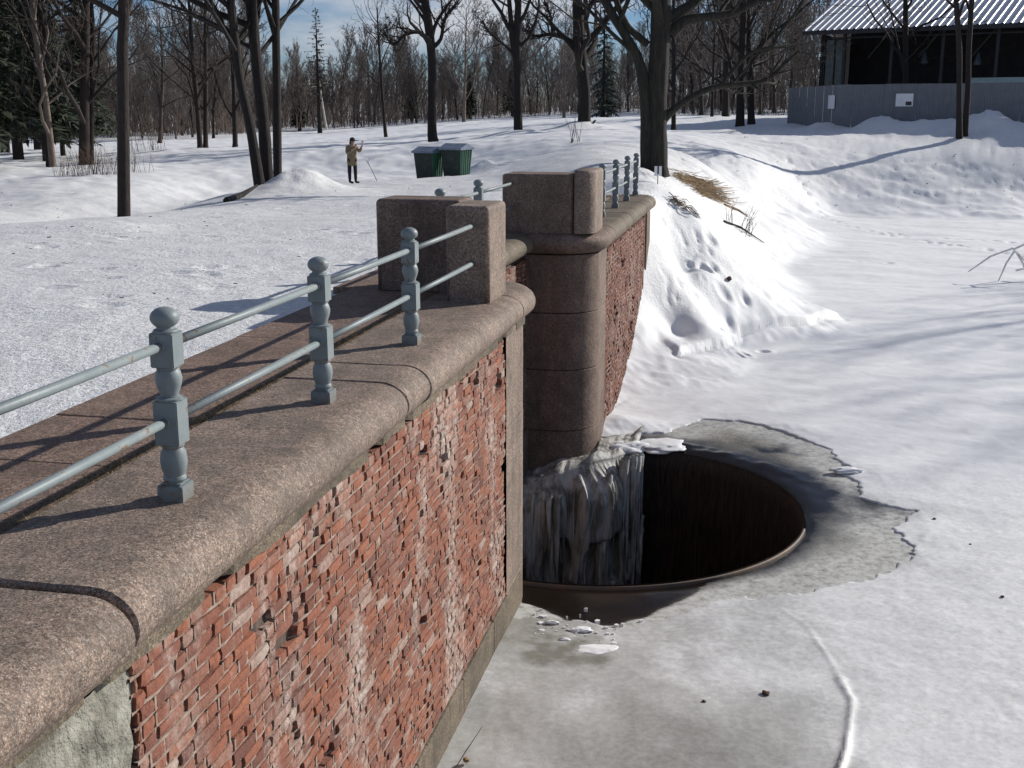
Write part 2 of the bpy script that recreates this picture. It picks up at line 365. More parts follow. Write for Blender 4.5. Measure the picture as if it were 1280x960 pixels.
def tps(P, reg=.02):
    P = np.array(P); X = P[:, :2] / 50; n = len(P)
    d = np.linalg.norm(X[:, None] - X[None], axis=2); K = np.where(d > 0, d * d * np.log(d + 1e-12), 0) + np.eye(n) * reg * .01
    A = np.zeros((n + 3, n + 3)); A[:n, :n] = K; A[:n, n] = 1; A[:n, n + 1:] = X; A[n, :n] = 1; A[n + 1:, :n] = X.T
    w = np.linalg.solve(A, np.concatenate([P[:, 2], np.zeros(3)]))
    def f(x, y):
        x = np.atleast_1d(np.asarray(x, float)) / 50; y = np.atleast_1d(np.asarray(y, float)) / 50; out = w[n] + w[n + 1] * x + w[n + 2] * y
        for i in range(n):
            r2 = (x - X[i, 0]) ** 2 + (y - X[i, 1]) ** 2; out = out + w[i] * .5 * r2 * np.log(r2 + 1e-12)
        return out
    return f
fL = tps(LP); fR = tps(RP)
def poly_sd(x, y, P):                 # signed distance, negative inside
    P = np.asarray(P); d = np.full(x.shape, 1e9); ins = np.zeros(x.shape, bool)
    for i in range(len(P)):
        a = P[i]; b = P[(i + 1) % len(P)]; e = b - a
        t = np.clip(((x - a[0]) * e[0] + (y - a[1]) * e[1]) / (e @ e), 0, 1)
        d = np.minimum(d, np.hypot(x - a[0] - t * e[0], y - a[1] - t * e[1]))
        c = ((a[1] > y) != (b[1] > y)); xi = (b[0] - a[0]) * (y - a[1]) / (b[1] - a[1] + 1e-12) + a[0]
        ins ^= c & (x < xi)
    return np.where(ins, -d, d)
def line_d(x, y, P):
    d = np.full(x.shape, 1e9); sg = np.zeros(x.shape)
    for i in range(len(P) - 1):
        a = P[i]; b = P[i + 1]; e = b - a
        t = np.clip(((x - a[0]) * e[0] + (y - a[1]) * e[1]) / (e @ e), 0, 1)
        q = np.hypot(x - a[0] - t * e[0], y - a[1] - t * e[1]); c = (e[0] * (y - a[1]) - e[1] * (x - a[0]))
        sg = np.where(q < d, np.sign(c), sg); d = np.minimum(d, q)
    return d, sg
ICE_OUT = np.array([onz(x, y, PZ)[:2] for x, y in ((640, 545), (700, 562), (745, 552), (790, 545), (830, 542), (880, 525), (930, 527), (985, 542), (1030, 562), (1052, 583), (1045, 592), (1075, 605), (1070, 622), (1110, 636), (1150, 638), (1122, 650),
                    (1105, 658), (1128, 676), (1135, 692), (1110, 712), (1060, 726), (1000, 738), (930, 741), (880, 750), (835, 765), (800, 780), (762, 783), (720, 770), (700, 772), (684, 765), (664, 768), (640, 770))])
WATER = np.array([onz(x, y, PZ)[:2] for x, y in ((640, 700), (640, 748), (662, 752), (690, 762), (720, 776), (765, 779), (800, 768), (850, 748), (880, 728), (860, 700))])
RIDGE = [onz(x, y, PZ)[:2] for x, y in ((945, 735), (1010, 790), (1050, 850), (1068, 890), (1060, 925), (1050, 975), (1030, 1040))]
RIDGE2 = [onz(x, y, PZ)[:2] for x, y in ((900, 745), (1000, 742), (1080, 722), (1140, 695), (1160, 665), (1150, 640))]
RIDGE3 = [onz(x, y, PZ)[:2] for x, y in ((650, 870), (720, 858), (800, 850), (860, 868), (900, 905))]
rg = random.Random(5)
prints = []
def track(P, step, side, depth, rad, jit=.1, z=PZ, stretch=2.2):
    Q = [np.array(p) for p in P]; k = 0
    for a, b in zip(Q[:-1], Q[1:]):
        L = np.linalg.norm(b - a); d = (b - a) / L; n = np.array([-d[1], d[0]])
        for i in range(max(1, int(L / step))):
            c = a + d * (i * step + rg.uniform(-jit, jit)) + n * (side * (1 if k % 2 else -1) + rg.uniform(-jit, jit) * .6); k += 1
            prints.append((c[0], c[1], d[0], d[1], depth * rg.uniform(.6, 1.2), rad * rg.uniform(.85, 1.2), stretch))
track([onz(x, y, PZ)[:2] for x, y in ((985, 262), (1060, 285), (1150, 302), (1230, 312), (1330, 330))], .5, .12, .09, .11)
track([onz(x, y, PZ)[:2] for x, y in ((1090, 290), (1180, 300), (1330, 306))], .5, .12, .09, .11)
track([onz(x, y, PZ)[:2] for x, y in ((1010, 325), (1110, 330), (1160, 333))], .8, .1, .06, .1)
track([W(28.5, 1.4)[:2], W(27, 1.0)[:2], W(25.5, .6)[:2], W(23.6, -.2)[:2]], .52, .17, .13, .14, .16, stretch=1.3)
track([W(27.5, .7)[:2], W(25.5, .1)[:2], W(24.6, -.5)[:2]], .6, .3, .07, .12, .2, stretch=1.5)
for i in range(70):
    c = W(rg.uniform(9, 34), rg.uniform(4.8, 11)); a = rg.uniform(0, 6.28); prints.append((c[0], c[1], math.cos(a), math.sin(a), .025, .13, 2))
PILES = [(at(378, 238, 37.5), .50, 1.0), (at(350, 243, 36.5), .30, 1.0), (at(410, 240, 38.5), .16, 1.2), (at(600, 222, 54.5), .5, 1.3), (at(1232, 160, 72), .95, 1.5), (at(1095, 160, 76), .6, 1.3), (at(1135, 160, 74.5), .4, 2.5), (at(1180, 160, 73), .3, 2.5), (at(1030, 160, 81), .5, 1.2),
         (at(1290, 160, 70), .45, 1.8), (at(648, 180, 84), .35, 1.8), (at(727, 168, 92), .5, 2.0), (W(18.9, 2.2), .12, .5), (at(990, 280, 50), .25, .5)]
HOLLOW = [at(q[0], q[1], q[2])[:2] for q in ((-400, 330, 21), (-40, 300, 27.5), (80, 270, 33), (160, 252, 40), (235, 240, 50), (300, 228, 56))]
def ground(x, y, detail=True):
    x = np.atleast_1d(np.asarray(x, float)); y = np.atleast_1d(np.asarray(y, float))
    s, l = SL(x, y)
    zl = fL(x, y); zr = fR(x, y)
    k = .12; t = zr - PZ                # soft floor at the pond level
    zr = PZ + np.where(t > k, t, np.where(t < -k, 0, (t + k) ** 2 / (4 * k)))
    onpond = sstep(.15, .0, t)
    rec = (s > 11.9) & (s < 17.4)
    l0 = np.where(rec, 3.48, 2.46); wid = np.where(s > 26, .28 + (s - 26) * .75, .28); off = np.where(s > 26, -(s - 26) * .28, 0)
    w = sstep(l0 + off, l0 + off + wid, l)
    z = zr * (1 - w) + zl * w
    if not detail: return z
    r = np.hypot(x, y)
    far = sstep(25, 60, r)
    hd, _h = line_d(x, y, HOLLOW); z = z - w * .75 * np.exp(-(hd / 2.6) ** 2)
    # road and field relief
    z = z + w * (fbm(x * 1.1, y * 1.1, 3, 3) * (.03 + .06 * far) + fbm(x * .18, y * .18, 3, 9) * (.02 + .16 * far) + .008 * fbm(x * 5, y * 5, 2, 4) * (1 - far))
    # snow over the pond: gentle drifts
    dr = fbm(x * .5 + y * .25, y * .8, 3, 21)
    z = z + (1 - w) * (.04 * dr + .006 * fbm(x * 2.2, y * 2.8, 3, 23) + .004 * fbm(x * 9, y * 9, 2, 31)) * np.where(onpond > .5, 1, 1.8) * (1 + far)
    z = z + (1 - w) * (1 - onpond) * (.045 * fbm(x * 1.5, y * 1.5, 3, 33) + .02 * fbm(x * 5, y * 5, 3, 34))
    m = (l < 2.6) & (np.abs(x) < 40) & (y < 60)
    z = z + (1 - w) * .03
    wob = .10 * fbm(x * 2.5, y * 2.5, 3, 70); wob = wob * 1.6; d, sg = line_d(x + wob, y + wob, CRACK); de = np.minimum(np.hypot(x + wob - CRACK[0][0], y + wob - CRACK[0][1]), np.hypot(x + wob - CRACK[-1][0], y + wob - CRACK[-1][1])); sg = sg * sstep(0, .25, de - d); z = z + np.where(m, .13 * np.exp(-d / .9) * np.maximum(sg, 0) * sstep(0, .04, d) * (.5 + .9 * vnoise(x * 2, y * 2, 77)) - .05 * np.exp(-(d / .12) ** 2) * (sg <= 0), 0)
    for L_, a, b_ in ((RIDGE[:4], .010, .035), (RIDGE[2:], .026, .04), (RIDGE[3:], .02, .02), (RIDGE2, .014, .06), (RIDGE3, .008, .10)):
        d, sg = line_d(x + .05 * fbm(x * 3, y * 3, 2, 5), y, L_); z = z + np.where(m, a * np.exp(-(d / b_) ** 2) * (.3 + 1.1 * vnoise(x * 3, y * 3, 44)), 0)
    for (c, hgt, rad) in PILES:
        q2 = ((x - c[0]) ** 2 + (y - c[1]) ** 2) / rad ** 2
        mm = q2 < 6
        if mm.any(): z = z + np.where(mm, hgt * np.exp(-q2) * (1 + .3 * fbm(x * 1.6, y * 1.6, 3, 61)), 0)
    for (cx, cy, dx, dy, dep, rad, sr) in prints:
        mm = (np.abs(x - cx) < rad * 4) & (np.abs(y - cy) < rad * 4)
        if mm.any():
            u = ((x[mm] - cx) * dx + (y[mm] - cy) * dy) / (rad * sr * .7); v = (-(x[mm] - cx) * dy + (y[mm] - cy) * dx) / rad
            q = u * u + v * v; z[mm] = z[mm] - dep * np.exp(-q * q * 1.2) + dep * .25 * np.exp(-(np.sqrt(q) - 1.5) ** 2 * 6)
    # exposed wet ice round the shaft: the snow layer stops there
    mm = (np.hypot(x - hx, y - hy) < 9) & (l < 3.2)
    if mm.any():
        sd_ = poly_sd(x[mm], y[mm], ICE_OUT) + .10 * fbm(x[mm] * 3, y[mm] * 3, 3, 12) + .09 * fbm(x[mm] * 9, y[mm] * 9, 3, 14)
        h = sstep(-.05, .05, sd_); zz = z[mm]
        soft = sstep(13.6, 11.8, y[mm] - .35 * x[mm] * 0 + .12 * (3.2 - x[mm])) ; thin = 1 - soft * (1 - sstep(0, 1.1, sd_)) ; zz = PZ - .008 + (zz - PZ + .008) * thin * (.35 + .65 * sstep(0, .5, sd_))
        z[mm] = (PZ - .2) * (1 - h) + zz * h
    return z
def hit(px, py):                      # where the photo's line of sight meets the bare terrain
    r = ray(px, py); d = np.geomspace(3, 260, 900); X = r[0] * d / r[1]; Zr = HC + r[2] * d / r[1]; g = ground(X, d, False); k = np.where(Zr < g)[0]
    k = k[0] if len(k) else -1; return (float(X[k]), float(d[k]), float(g[k]))
CRACK = [np.array(hit(x, y)[:2]) for x, y in ((846, 447), (870, 441), (888, 435), (905, 433), (925, 420), (960, 411), (1010, 404), (1040, 400), (1056, 401))]
for i in range(330):                   # scattered prints on the trodden bank beyond
    x = rg.uniform(830, 1270); y = rg.uniform(166, 250)
    c = hit(x, y); a = rg.uniform(0, 6.28); prints.append((c[0], c[1], math.cos(a), math.sin(a), rg.uniform(.02, .05), .10, 2.2))
for i in range(34):
    c = hit(rg.uniform(826, 890), rg.uniform(262, 390)); a = rg.uniform(0, 6.28); prints.append((c[0], c[1], math.cos(a), math.sin(a), rg.uniform(.02, .05), .075, 1.6))
def gz(x, y): return float(ground(x, y)[0])
def gz0(x, y): return float(ground(x, y, False)[0])
ang = np.radians(np.concatenate([np.linspace(-180, -34, 50)[:-1], np.linspace(-34, 34, 560), np.linspace(34, 180, 50)[1:-1]]))
rad = np.concatenate([[.6], np.geomspace(1.2, 10, 220), np.geomspace(10, 34, 480)[1:], np.geomspace(34, 70, 210)[1:], np.geomspace(70, 700, 160)[1:]])
A, Rr = np.meshgrid(ang, rad); gx = (Rr * np.sin(A)).ravel(); gy = (Rr * np.cos(A)).ravel()
gzv = ground(gx, gy)
nr, na = A.shape
I = np.arange(nr * na).reshape(nr, na); I2 = np.concatenate([I, I[:, :1]], 1)
Q = np.stack([I2[:-1, :-1], I2[:-1, 1:], I2[1:, 1:], I2[1:, :-1]], -1).reshape(-1, 4)
Q = Q[:, ::-1]
cx = gx[Q].mean(1); cy = gy[Q].mean(1)
keep = (np.hypot(cx - hx, cy - hy) > HR + .12) | (SL(cx, cy)[1] > 3.5)
Q = Q[keep]
gm = fastmesh('snow_ground', np.stack([gx, gy, gzv], 1), Q, M['snow'])
s_, l_ = SL(gx, gy)
dh = np.hypot(gx - hx, gy - hy)
sdv = poly_sd(gx, gy, ICE_OUT)
wet = np.clip(.42 - sdv / .5, 0, 1) * (l_ < 2.5) * (gy < 25) * (dh < 9)
drip = onz(700, 810, PZ)
wet = np.maximum(wet, (.95 + .9 * fbm(gx * 3.5, gy * 3.5, 3, 92)) * np.exp(-((gx - drip[0]) / .85) ** 2 - ((gy - drip[1]) / .62) ** 2) * (l_ < 2.5))
wet = np.maximum(wet, (.63 + .36 * fbm(gx * .9, gy * .9, 4, 91) + .1 * fbm(gx * 4, gy * 4, 3, 95)) * sstep(16.5, 12, gy) * sstep(5.2, 1.2, gx) * (l_ < 2.45))
wet = np.maximum(wet, (.40 + .3 * fbm(gx * 1.3, gy * 1.3, 4, 96)) * np.clip(1 - sdv / 1.3, 0, 1) * (.35 + .65 * sstep(16.5, 14.5, gy)) * (l_ < 2.45) * (gy < 25))
d3, _s = line_d(gx, gy, RIDGE3[2:]); wet = np.maximum(wet, .6 * np.exp(-(d3 / .12) ** 2) * (l_ < 2.4))
wet = np.maximum(wet, .30 * (l_ < 2.4) * sstep(22, 12, gy))
tram = ((l_ > 2.5)).astype(float) * sstep(75, 45, np.hypot(gx, gy)) + .5 * (l_ < 2.5) * (gzv > -2.2)
tram = np.maximum(tram, .35 * sstep(60, 50, gy) * (gzv > -2.5)); tram = np.where((l_ < 2.4) & (gy < 24), 0, tram)
for nm, arr in (('wet', wet), ('trampled', np.clip(tram, 0, 1))):
    at_ = gm.attributes.new(nm, 'FLOAT', 'POINT'); at_.data.foreach_set('value', np.clip(arr, 0, 1).astype(np.float32))
obj('snow_ground', gm, kind='structure')
# ---------------------------------------------------------------- wet ice apron and the overflow shaft
th = np.linspace(0, 2 * np.pi, 361)[:-1]; rr = np.concatenate([np.linspace(HR, HR + 1, 22), np.linspace(HR + 1, HR + 3.4, 26)[1:]])
T, RR = np.meshgrid(th, rr); ax = hx + RR * np.cos(T); ay = hy + RR * np.sin(T)
az = PZ - .012 + .006 * fbm(ax * 4, ay * 4, 2, 2) - .05 * np.exp(-(RR - HR) / .12)
azr = 0.05 * np.exp(-((RR - HR - .38) / .14) ** 2) * sstep(-.2, .9, np.sin(T)); az = az + azr * (.5 + fbm(ax * 3, ay * 3, 2, 8))
wt_ = np.clip(.9 - (RR - HR) / .6, 0, 1) * .9
sdw = poly_sd(ax, ay, WATER) + .05 * fbm(ax * 5, ay * 5, 3, 6)
wt_ = np.maximum(wt_, sstep(.12, -.05, sdw)); az = az - .02 * sstep(.1, -.05, sdw)
far_side = np.clip(np.sin(T) * .6 + np.cos(T) * .75, 0, 1); wt_ = np.maximum(wt_, np.clip(1.25 - (RR - HR) / .95 + .3 * fbm(ax * 2, ay * 2, 3, 41), 0, 1) * far_side)
I = np.arange(T.size).reshape(T.shape); I2 = np.concatenate([I, I[:, :1]], 1)
Q = np.stack([I2[:-1, :-1], I2[1:, :-1], I2[1:, 1:], I2[:-1, 1:]], -1).reshape(-1, 4)
sa, la = SL(ax.ravel(), ay.ravel()); Q = Q[(la[Q].mean(1) < 3.45)]
im = fastmesh('pond_ice', np.stack([ax.ravel(), ay.ravel(), az.ravel()], 1), Q, M['ice'])
sdi = poly_sd(ax, ay, ICE_OUT)
b1 = onz(1080, 628, PZ); b2 = onz(965, 560, PZ); b3 = onz(1000, 690, PZ)
wt_ = np.maximum(wt_, .62 * np.exp(-((ax - b1[0]) ** 2 + (ay - b1[1]) ** 2) / .6) + .2 * fbm(ax * 3, ay * 3, 3, 43)); ax_w = 0; wx = .35 * fbm(ax * 2.2, ay * 2.2, 3, 51); wy = .35 * fbm(ax * 2.2, ay * 2.2, 3, 52); wt_ = np.maximum(wt_, .75 * np.exp(-((ax + wx - b2[0]) / .55) ** 2 - ((ay + wy - b2[1]) / .22) ** 2))
frost = np.clip(sstep(-.9, -.05, sdi) * 1.3 + .5 * np.exp(-((ax - b3[0]) ** 2 + (ay - b3[1]) ** 2) / 1.2), 0, 1) * (1 - sstep(.4, .9, wt_))
fa_ = im.attributes.new('frost', 'FLOAT', 'POINT'); fa_.data.foreach_set('value', np.clip(frost, 0, 1).ravel().astype(np.float32))
a_ = im.attributes.new('wet', 'FLOAT', 'POINT'); a_.data.foreach_set('value', wt_.ravel().astype(np.float32))
obj('pond_ice', im, kind='structure')
sh = empty('overflow_shaft', (hx, hy, PZ - 6), label='dark round overflow shaft sunk in the pond ice at the foot of the wall', cat='shaft')
zz = np.concatenate([[0, -.03, -.07], np.linspace(-.15, -5.8, 50)]) ; T, ZZ = np.meshgrid(np.linspace(0, 2 * np.pi, 541)[:-1], zz)
rib = np.abs(np.sin(T * 70 + 2.2 * fbm(T * 9, ZZ * .7, 2, 3))) * .05 + .05 * fbm(T * 30, ZZ * .35, 3, 5)
grow = sstep(-.1, -1.2, ZZ)
RS = HR - .015 - .05 * sstep(0, -.2, ZZ) - rib * grow
vx = RS * np.cos(T); vy = RS * np.sin(T); I = np.arange(T.size).reshape(T.shape); I2 = np.concatenate([I, I[:, :1]], 1)
Q = np.stack([I2[:-1, :-1], I2[:-1, 1:], I2[1:, 1:], I2[1:, :-1]], -1).reshape(-1, 4)
sa, la = SL(vx.ravel() + hx, vy.ravel() + hy); Q = Q[(la[Q].mean(1) < 3.42)]
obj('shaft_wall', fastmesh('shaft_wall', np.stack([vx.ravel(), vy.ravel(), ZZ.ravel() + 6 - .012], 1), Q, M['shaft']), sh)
V = []; Fc = []; n = 0
nn = 150; prof = [(-.02, -.08), (-.022, -.022), (-.014, -.012), (.000, -.012), (.010, -.02), (.010, -.08)]
a0, a1 = RZ + R_(100), RZ + R_(90 + 175)
tt = np.linspace(RZ + R_(140), RZ + R_(262), nn)
for t in tt:
    for dr, dz in prof: V.append(((HR + dr) * math.cos(t), (HR + dr) * math.sin(t), 5.985 + dz))
k = len(prof)
for i in range(nn - 1):
    for j in range(k - 1): Fc.append((i * k + j, i * k + j + 1, (i + 1) * k + j + 1, (i + 1) * k + j))
obj('rim', mesh('rim', V, Fc, M['rim'], True), sh)
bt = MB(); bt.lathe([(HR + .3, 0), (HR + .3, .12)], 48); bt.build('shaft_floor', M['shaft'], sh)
# frozen waterfall on the pier side of the shaft
def falls_mesh():
    ctl = [(17.72, 1.72), (17.5, 1.85), (17.2, 2.05), (16.85, 2.38), (16.62, 2.8), (16.5, 3.25), (16.4, 3.6)]
    nt_, nz_ = 330, 110; uu = np.linspace(0, len(ctl) - 1.001, nt_); k = uu.astype(int); f = uu - k; C = np.array(ctl)
    P = C[k] * (1 - f)[:, None] + C[k + 1] * f[:, None]
    for _ in range(30): P[1:-1] = (P[:-2] + P[1:-1] * 2 + P[2:]) / 4
    dP = np.gradient(P, axis=0); dP /= np.linalg.norm(dP, axis=1)[:, None]; nrm = np.stack([-dP[:, 1], dP[:, 0]], 1) ; nrm *= np.sign(-nrm[:, :1] + 1e-9)
    ul = np.concatenate([[0], np.cumsum(np.linalg.norm(np.diff(P, axis=0), axis=1))])
    z = np.concatenate([np.linspace(0.0, -.3, 16), np.linspace(-.33, -4.2, nz_ - 16)]); U, Z = np.meshgrid(ul, z)
    ztop = -.02 - .42 * sstep(.9, 2.6, U) + .05 * fbm(U * 3, U * 0, 3, 31)
    colm = (1 - np.abs(np.sin(U * 3.1 + 1.9 * fbm(U * 1.2, Z * .25, 3, 4)))) * .22 + .10 * fbm(U * 7, Z * .45, 3, 8) + .07 * (1 - np.abs(fbm(U * 16, Z * .5, 3, 18))) ** 3
    edge = sstep(0, .30, U - .12 + .32 * fbm(Z * 1.9, Z * 0 + .5, 3, 9))
    bulge = .16 * sstep(-.02, -.5, Z) + .10 * sstep(-1.5, -3.5, Z)
    out = (bulge + colm * sstep(-.02, -.3, Z)) * edge
    holes = fbm(U * 1.5 + 4, Z * .6 + 1, 3, 15); out = out - .25 * sstep(.36, .46, holes) * sstep(-.5, -1, Z) * edge
    s2 = P[:, 0][None] + nrm[:, 0][None] * out; l2 = P[:, 1][None] + nrm[:, 1][None] * out
    V = np.stack([s2 * DV[0] + l2 * NV[0] - hx, s2 * DV[1] + l2 * NV[1] - hy, Z + ztop], -1).reshape(-1, 3)
    # cap: run back under the pier foot
    I = np.arange(U.size).reshape(U.shape); Q = np.stack([I[:-1, :-1], I[:-1, 1:], I[1:, 1:], I[1:, :-1]], -1).reshape(-1, 4)
    n0 = len(V); back = []; rows = [I[0]]
    for r_, (ds, dz) in enumerate(((.18, .05), (.4, .09), (.8, .10), (1.3, .04))):
        s3 = P[:, 0] + ds; zz3 = ztop[0] + dz * (1 + fbm(ul * 4, ul * 0 + r_, 3, 5)); back.append(np.stack([s3 * DV[0] + P[:, 1] * NV[0] - hx, s3 * DV[1] + P[:, 1] * NV[1] - hy, zz3], -1)); rows.append(n0 + r_ * nt_ + np.arange(nt_))
    V = np.concatenate([V] + back)
    Qb = [np.stack([a_[:-1], b_[:-1], b_[1:], a_[1:]], -1) for a_, b_ in zip(rows[:-1], rows[1:])]
    return fastmesh('frozen_waterfall', V, np.concatenate([Q] + Qb), M['falls'])
fo = obj('frozen_waterfall', falls_mesh(), label='grey frozen waterfall hanging down the inside of the round shaft', cat='icicles'); fo.location = (hx, hy, PZ)
ri = random.Random(19); ic = MB(); ctl_ = [(17.72, 1.72), (17.5, 1.85), (17.2, 2.05), (16.85, 2.38), (16.62, 2.8), (16.5, 3.25)]
for i in range(95):
    u = ri.uniform(0, 4.98) if i % 3 else ri.uniform(0, 1.6); k = int(u); f = u - k; s0 = ctl_[k][0] * (1 - f) + ctl_[k + 1][0] * f; l0 = ctl_[k][1] * (1 - f) + ctl_[k + 1][1] * f
    o_ = ri.uniform(.22, .42); z0 = -.15 - .42 * float(sstep(1.2, 4, u)) - ri.uniform(0, 1.6) * (i % 2); L_ = ri.uniform(.3, 1.5); r_ = ri.uniform(.012, .05)
    a_ = math.radians(ri.uniform(150, 215)); p = Vector(W(s0 - o_ * .9, l0 - o_ * .35 * (u < 3), 0)) - Vector((hx, hy, 0)); 
    ic.tube([(p.x + .12 * DV[0], p.y + .12 * DV[1], z0 + .12), (p.x, p.y, z0 - .02), (p.x + ri.uniform(-.02, .02), p.y, z0 - L_ * .5), (p.x, p.y + ri.uniform(-.02, .02), z0 - L_)], [r_ * 1.2, r_, r_ * .7, .002], 7, cap=False)
o = ic.build('icicle', M['falls'], fo, smooth=True, kind='stuff')
# icy lumps at the pier foot
def lump(name, c, r, sq, matn, seed, **k):
    bm = bmesh.new(); bmesh.ops.create_icosphere(bm, subdivisions=4, radius=1)
    co = np.array([v.co[:] for v in bm.verts]); nz = fbm(co[:, 0] * 2 + seed, co[:, 1] * 2 + co[:, 2] * 1.7, 4, seed)
    for v, n_ in zip(bm.verts, nz):
        v.co *= (1 + .4 * n_); v.co = Vector((v.co.x * r, v.co.y * r * k.get('ry', 1), v.co.z * sq))
    me = bpy.data.meshes.new(name); bm.to_mesh(me); bm.free(); me.materials.append(matn)
    me.polygons.foreach_set('use_smooth', [True] * len(me.polygons))
    k.pop('ry', None)
    o = obj(name, me, **k); o.location = c; return o
lump('ice_mound', W(17.95, 1.35, PZ - .01), .42, .06, M['snow'], 3, label='crusty white ice mound at the foot of the round pier', cat='ice')
lump('ice_mound', W(17.75, 1.9, PZ - .02), .34, .10, M['snow'], 5, ry=.7, label='white ice crust on the shaft lip beside the round pier', cat='ice')
lump('ice_chunk', tuple(onz(1058, 588, PZ + .04)), .22, .05, M['snow'], 6, ry=.5, label='loose flat ice chunk on the edge of the snow right of the shaft', cat='ice')
for i, (px, py, r, lb) in enumerate(((725, 787, .13, 'pale ice floe in dark slush nearest the shaft rim'), (745, 812, .24, 'largest flat white ice floe in the slush below the shaft'), (690, 778, .07, 'small ice floe close to the granite corner'), (705, 800, .06, 'small ice crumb left of the largest floe'))):
    lump('ice_floe', tuple(onz(px, py, PZ + .012)), r, .02, M['snow'], 20 + i, ry=.5, label=lb, cat='ice floe')
rs_ = random.Random(4); m = MB()
for i in range(90):
    px, py = rs_.gauss(705, 45), rs_.gauss(792, 20)
    if not (652 < px < 830 and 758 < py < 850): continue
    q = onz(px, py, PZ + .008); r_ = rs_.uniform(.006, .035); n_ = rs_.randint(5, 7); a0_ = rs_.uniform(0, 6)
    if SL(q[0], q[1])[1] > 2.3: continue
    ring = [(q[0] + r_ * rs_.uniform(.6, 1.3) * math.cos(a0_ + k * 6.283 / n_), q[1] + r_ * rs_.uniform(.4, .9) * math.sin(a0_ + k * 6.283 / n_), q[2] + rs_.uniform(.001, .004)) for k in range(n_)]
    m.add([(p_[0], p_[1], PZ - .03) for p_ in ring] + ring, [tuple(range(n_, 2 * n_))] + [(k, (k + 1) % n_, n_ + (k + 1) % n_, n_ + k) for k in range(n_)])
m.build('ice_crumbs', M['snow'], kind='stuff', label='scattered white ice crumbs in the dark slush below the shaft', cat='ice')
# ---------------------------------------------------------------- masonry in the wall frame (X = along wall, Y = away from the pond)
def frame(name, s, l, z, **k): return empty(name, W(s, l, z), RZ, **k)
class Fr:
    def __init__(s, root, s0, l0, z0): s.root = root; s.o = (s0, l0, z0)
    def L(s, p): return (p[0] - s.o[0], p[1] - s.o[1], p[2] - s.o[2])
def fr(name, s, l, z, **k): return Fr(frame(name, s, l, z, **k), s, l, z)
def stone_noise(v, amp, seed=0):
    v = np.array(v, float)
    n = fbm(v[:, 0] * 3 + v[:, 2] * 2.3, v[:, 1] * 3 + v[:, 2] * 1.7, 3, seed); n2 = fbm(v[:, 0] * 14 + v[:, 2] * 9, v[:, 1] * 14 - v[:, 2] * 7, 2, seed + 3)
    return v + (amp * (n + .4 * n2))[:, None] * np.array([.3, 1, 1])
COPE = [(-.74, -.31), (-.02, -.31)] + [(-.06 + .195 * math.cos(a), -.155 + .155 * math.sin(a)) for a in np.linspace(-math.pi / 2, math.pi / 2, 15)] + [(-.25, .0), (-.45, 0), (-.74, 0)]
def sweep(path, prof, name, matn, F_, dz=0, bevel=.012, seed=0, amp=.003):
    """path: list of (s, l, ns, nl) brick-line points with outward normals; prof: (outward, z)"""
    rings = []
    P = list(path)
    a = np.array(P[0]); b = np.array(P[-1])
    def ring(p, shrink):
        c = (-.3, -.155); out = []
        for o, z in prof:
            o2 = c[0] + (o - c[0]) * 1; z2 = z
            if shrink:
                o2 = o - shrink * np.sign(o - c[0]) * min(1, abs(o - c[0]) * 3); z2 = z - shrink * np.sign(z - c[1]) * min(1, abs(z - c[1]) * 8)
            out.append((p[0] + p[2] * o2, p[1] + p[3] * o2, z2 + dz))
        return out
    d0 = np.array(P[1][:2]) - np.array(P[0][:2]); d0 = d0 / np.linalg.norm(d0) * bevel
    d1 = np.array(P[-2][:2]) - np.array(P[-1][:2]); d1 = d1 / np.linalg.norm(d1) * bevel
    rings.append(ring(P[0], bevel)); rings.append(ring((P[0][0] + d0[0], P[0][1] + d0[1], P[0][2], P[0][3]), 0))
    for p in P[1:-1]: rings.append(ring(p, 0))
    rings.append(ring((P[-1][0] + d1[0], P[-1][1] + d1[1], P[-1][2], P[-1][3]), 0)); rings.append(ring(P[-1], bevel))
    k = len(prof); V = [q for r in rings for q in r]; V = stone_noise(V, amp, seed)
    cr_ = random.Random(seed * 7 + 1)
    for _ in range(3):
        cs_, ca = cr_.uniform(P[0][0], P[-1][0]), cr_.uniform(-.3, -.02); dd_ = np.hypot((V[:, 0] - cs_) / .09, (V[:, 2] - ca) / .05); V[:, 1] += np.where(V[:, 1] < LW + .1, .014 * np.exp(-dd_ ** 2), 0)
    V = [F_.L(v) for v in V]; Fc = []
    for i in range(len(rings) - 1):
        for j in range(k):
            j2 = (j + 1) % k; Fc.append((i * k + j, i * k + j2, (i + 1) * k + j2, (i + 1) * k + j))
    Fc.append(tuple(range(k))[::-1]); Fc.append(tuple((len(rings) - 1) * k + j for j in range(k)))
    me = mesh(name, V, Fc, matn, True)
    sharpen(me)
    return obj(name, me, F_.root)
def straight(s0, s1, l=LW, n=None):
    n = n or max(2, int((s1 - s0) / .12)); return [(s, l, 0, -1) for s in np.linspace(s0, s1, n + 1)]
def arc(cs, cl, r, a0, a1, n=14):     # angle measured so 0 = toward pond (-l), + = toward +s
    return [(cs + r * math.sin(a), cl - r * math.cos(a), math.sin(a), -math.cos(a)) for a in np.linspace(a0, a1, n)]
CR = .6
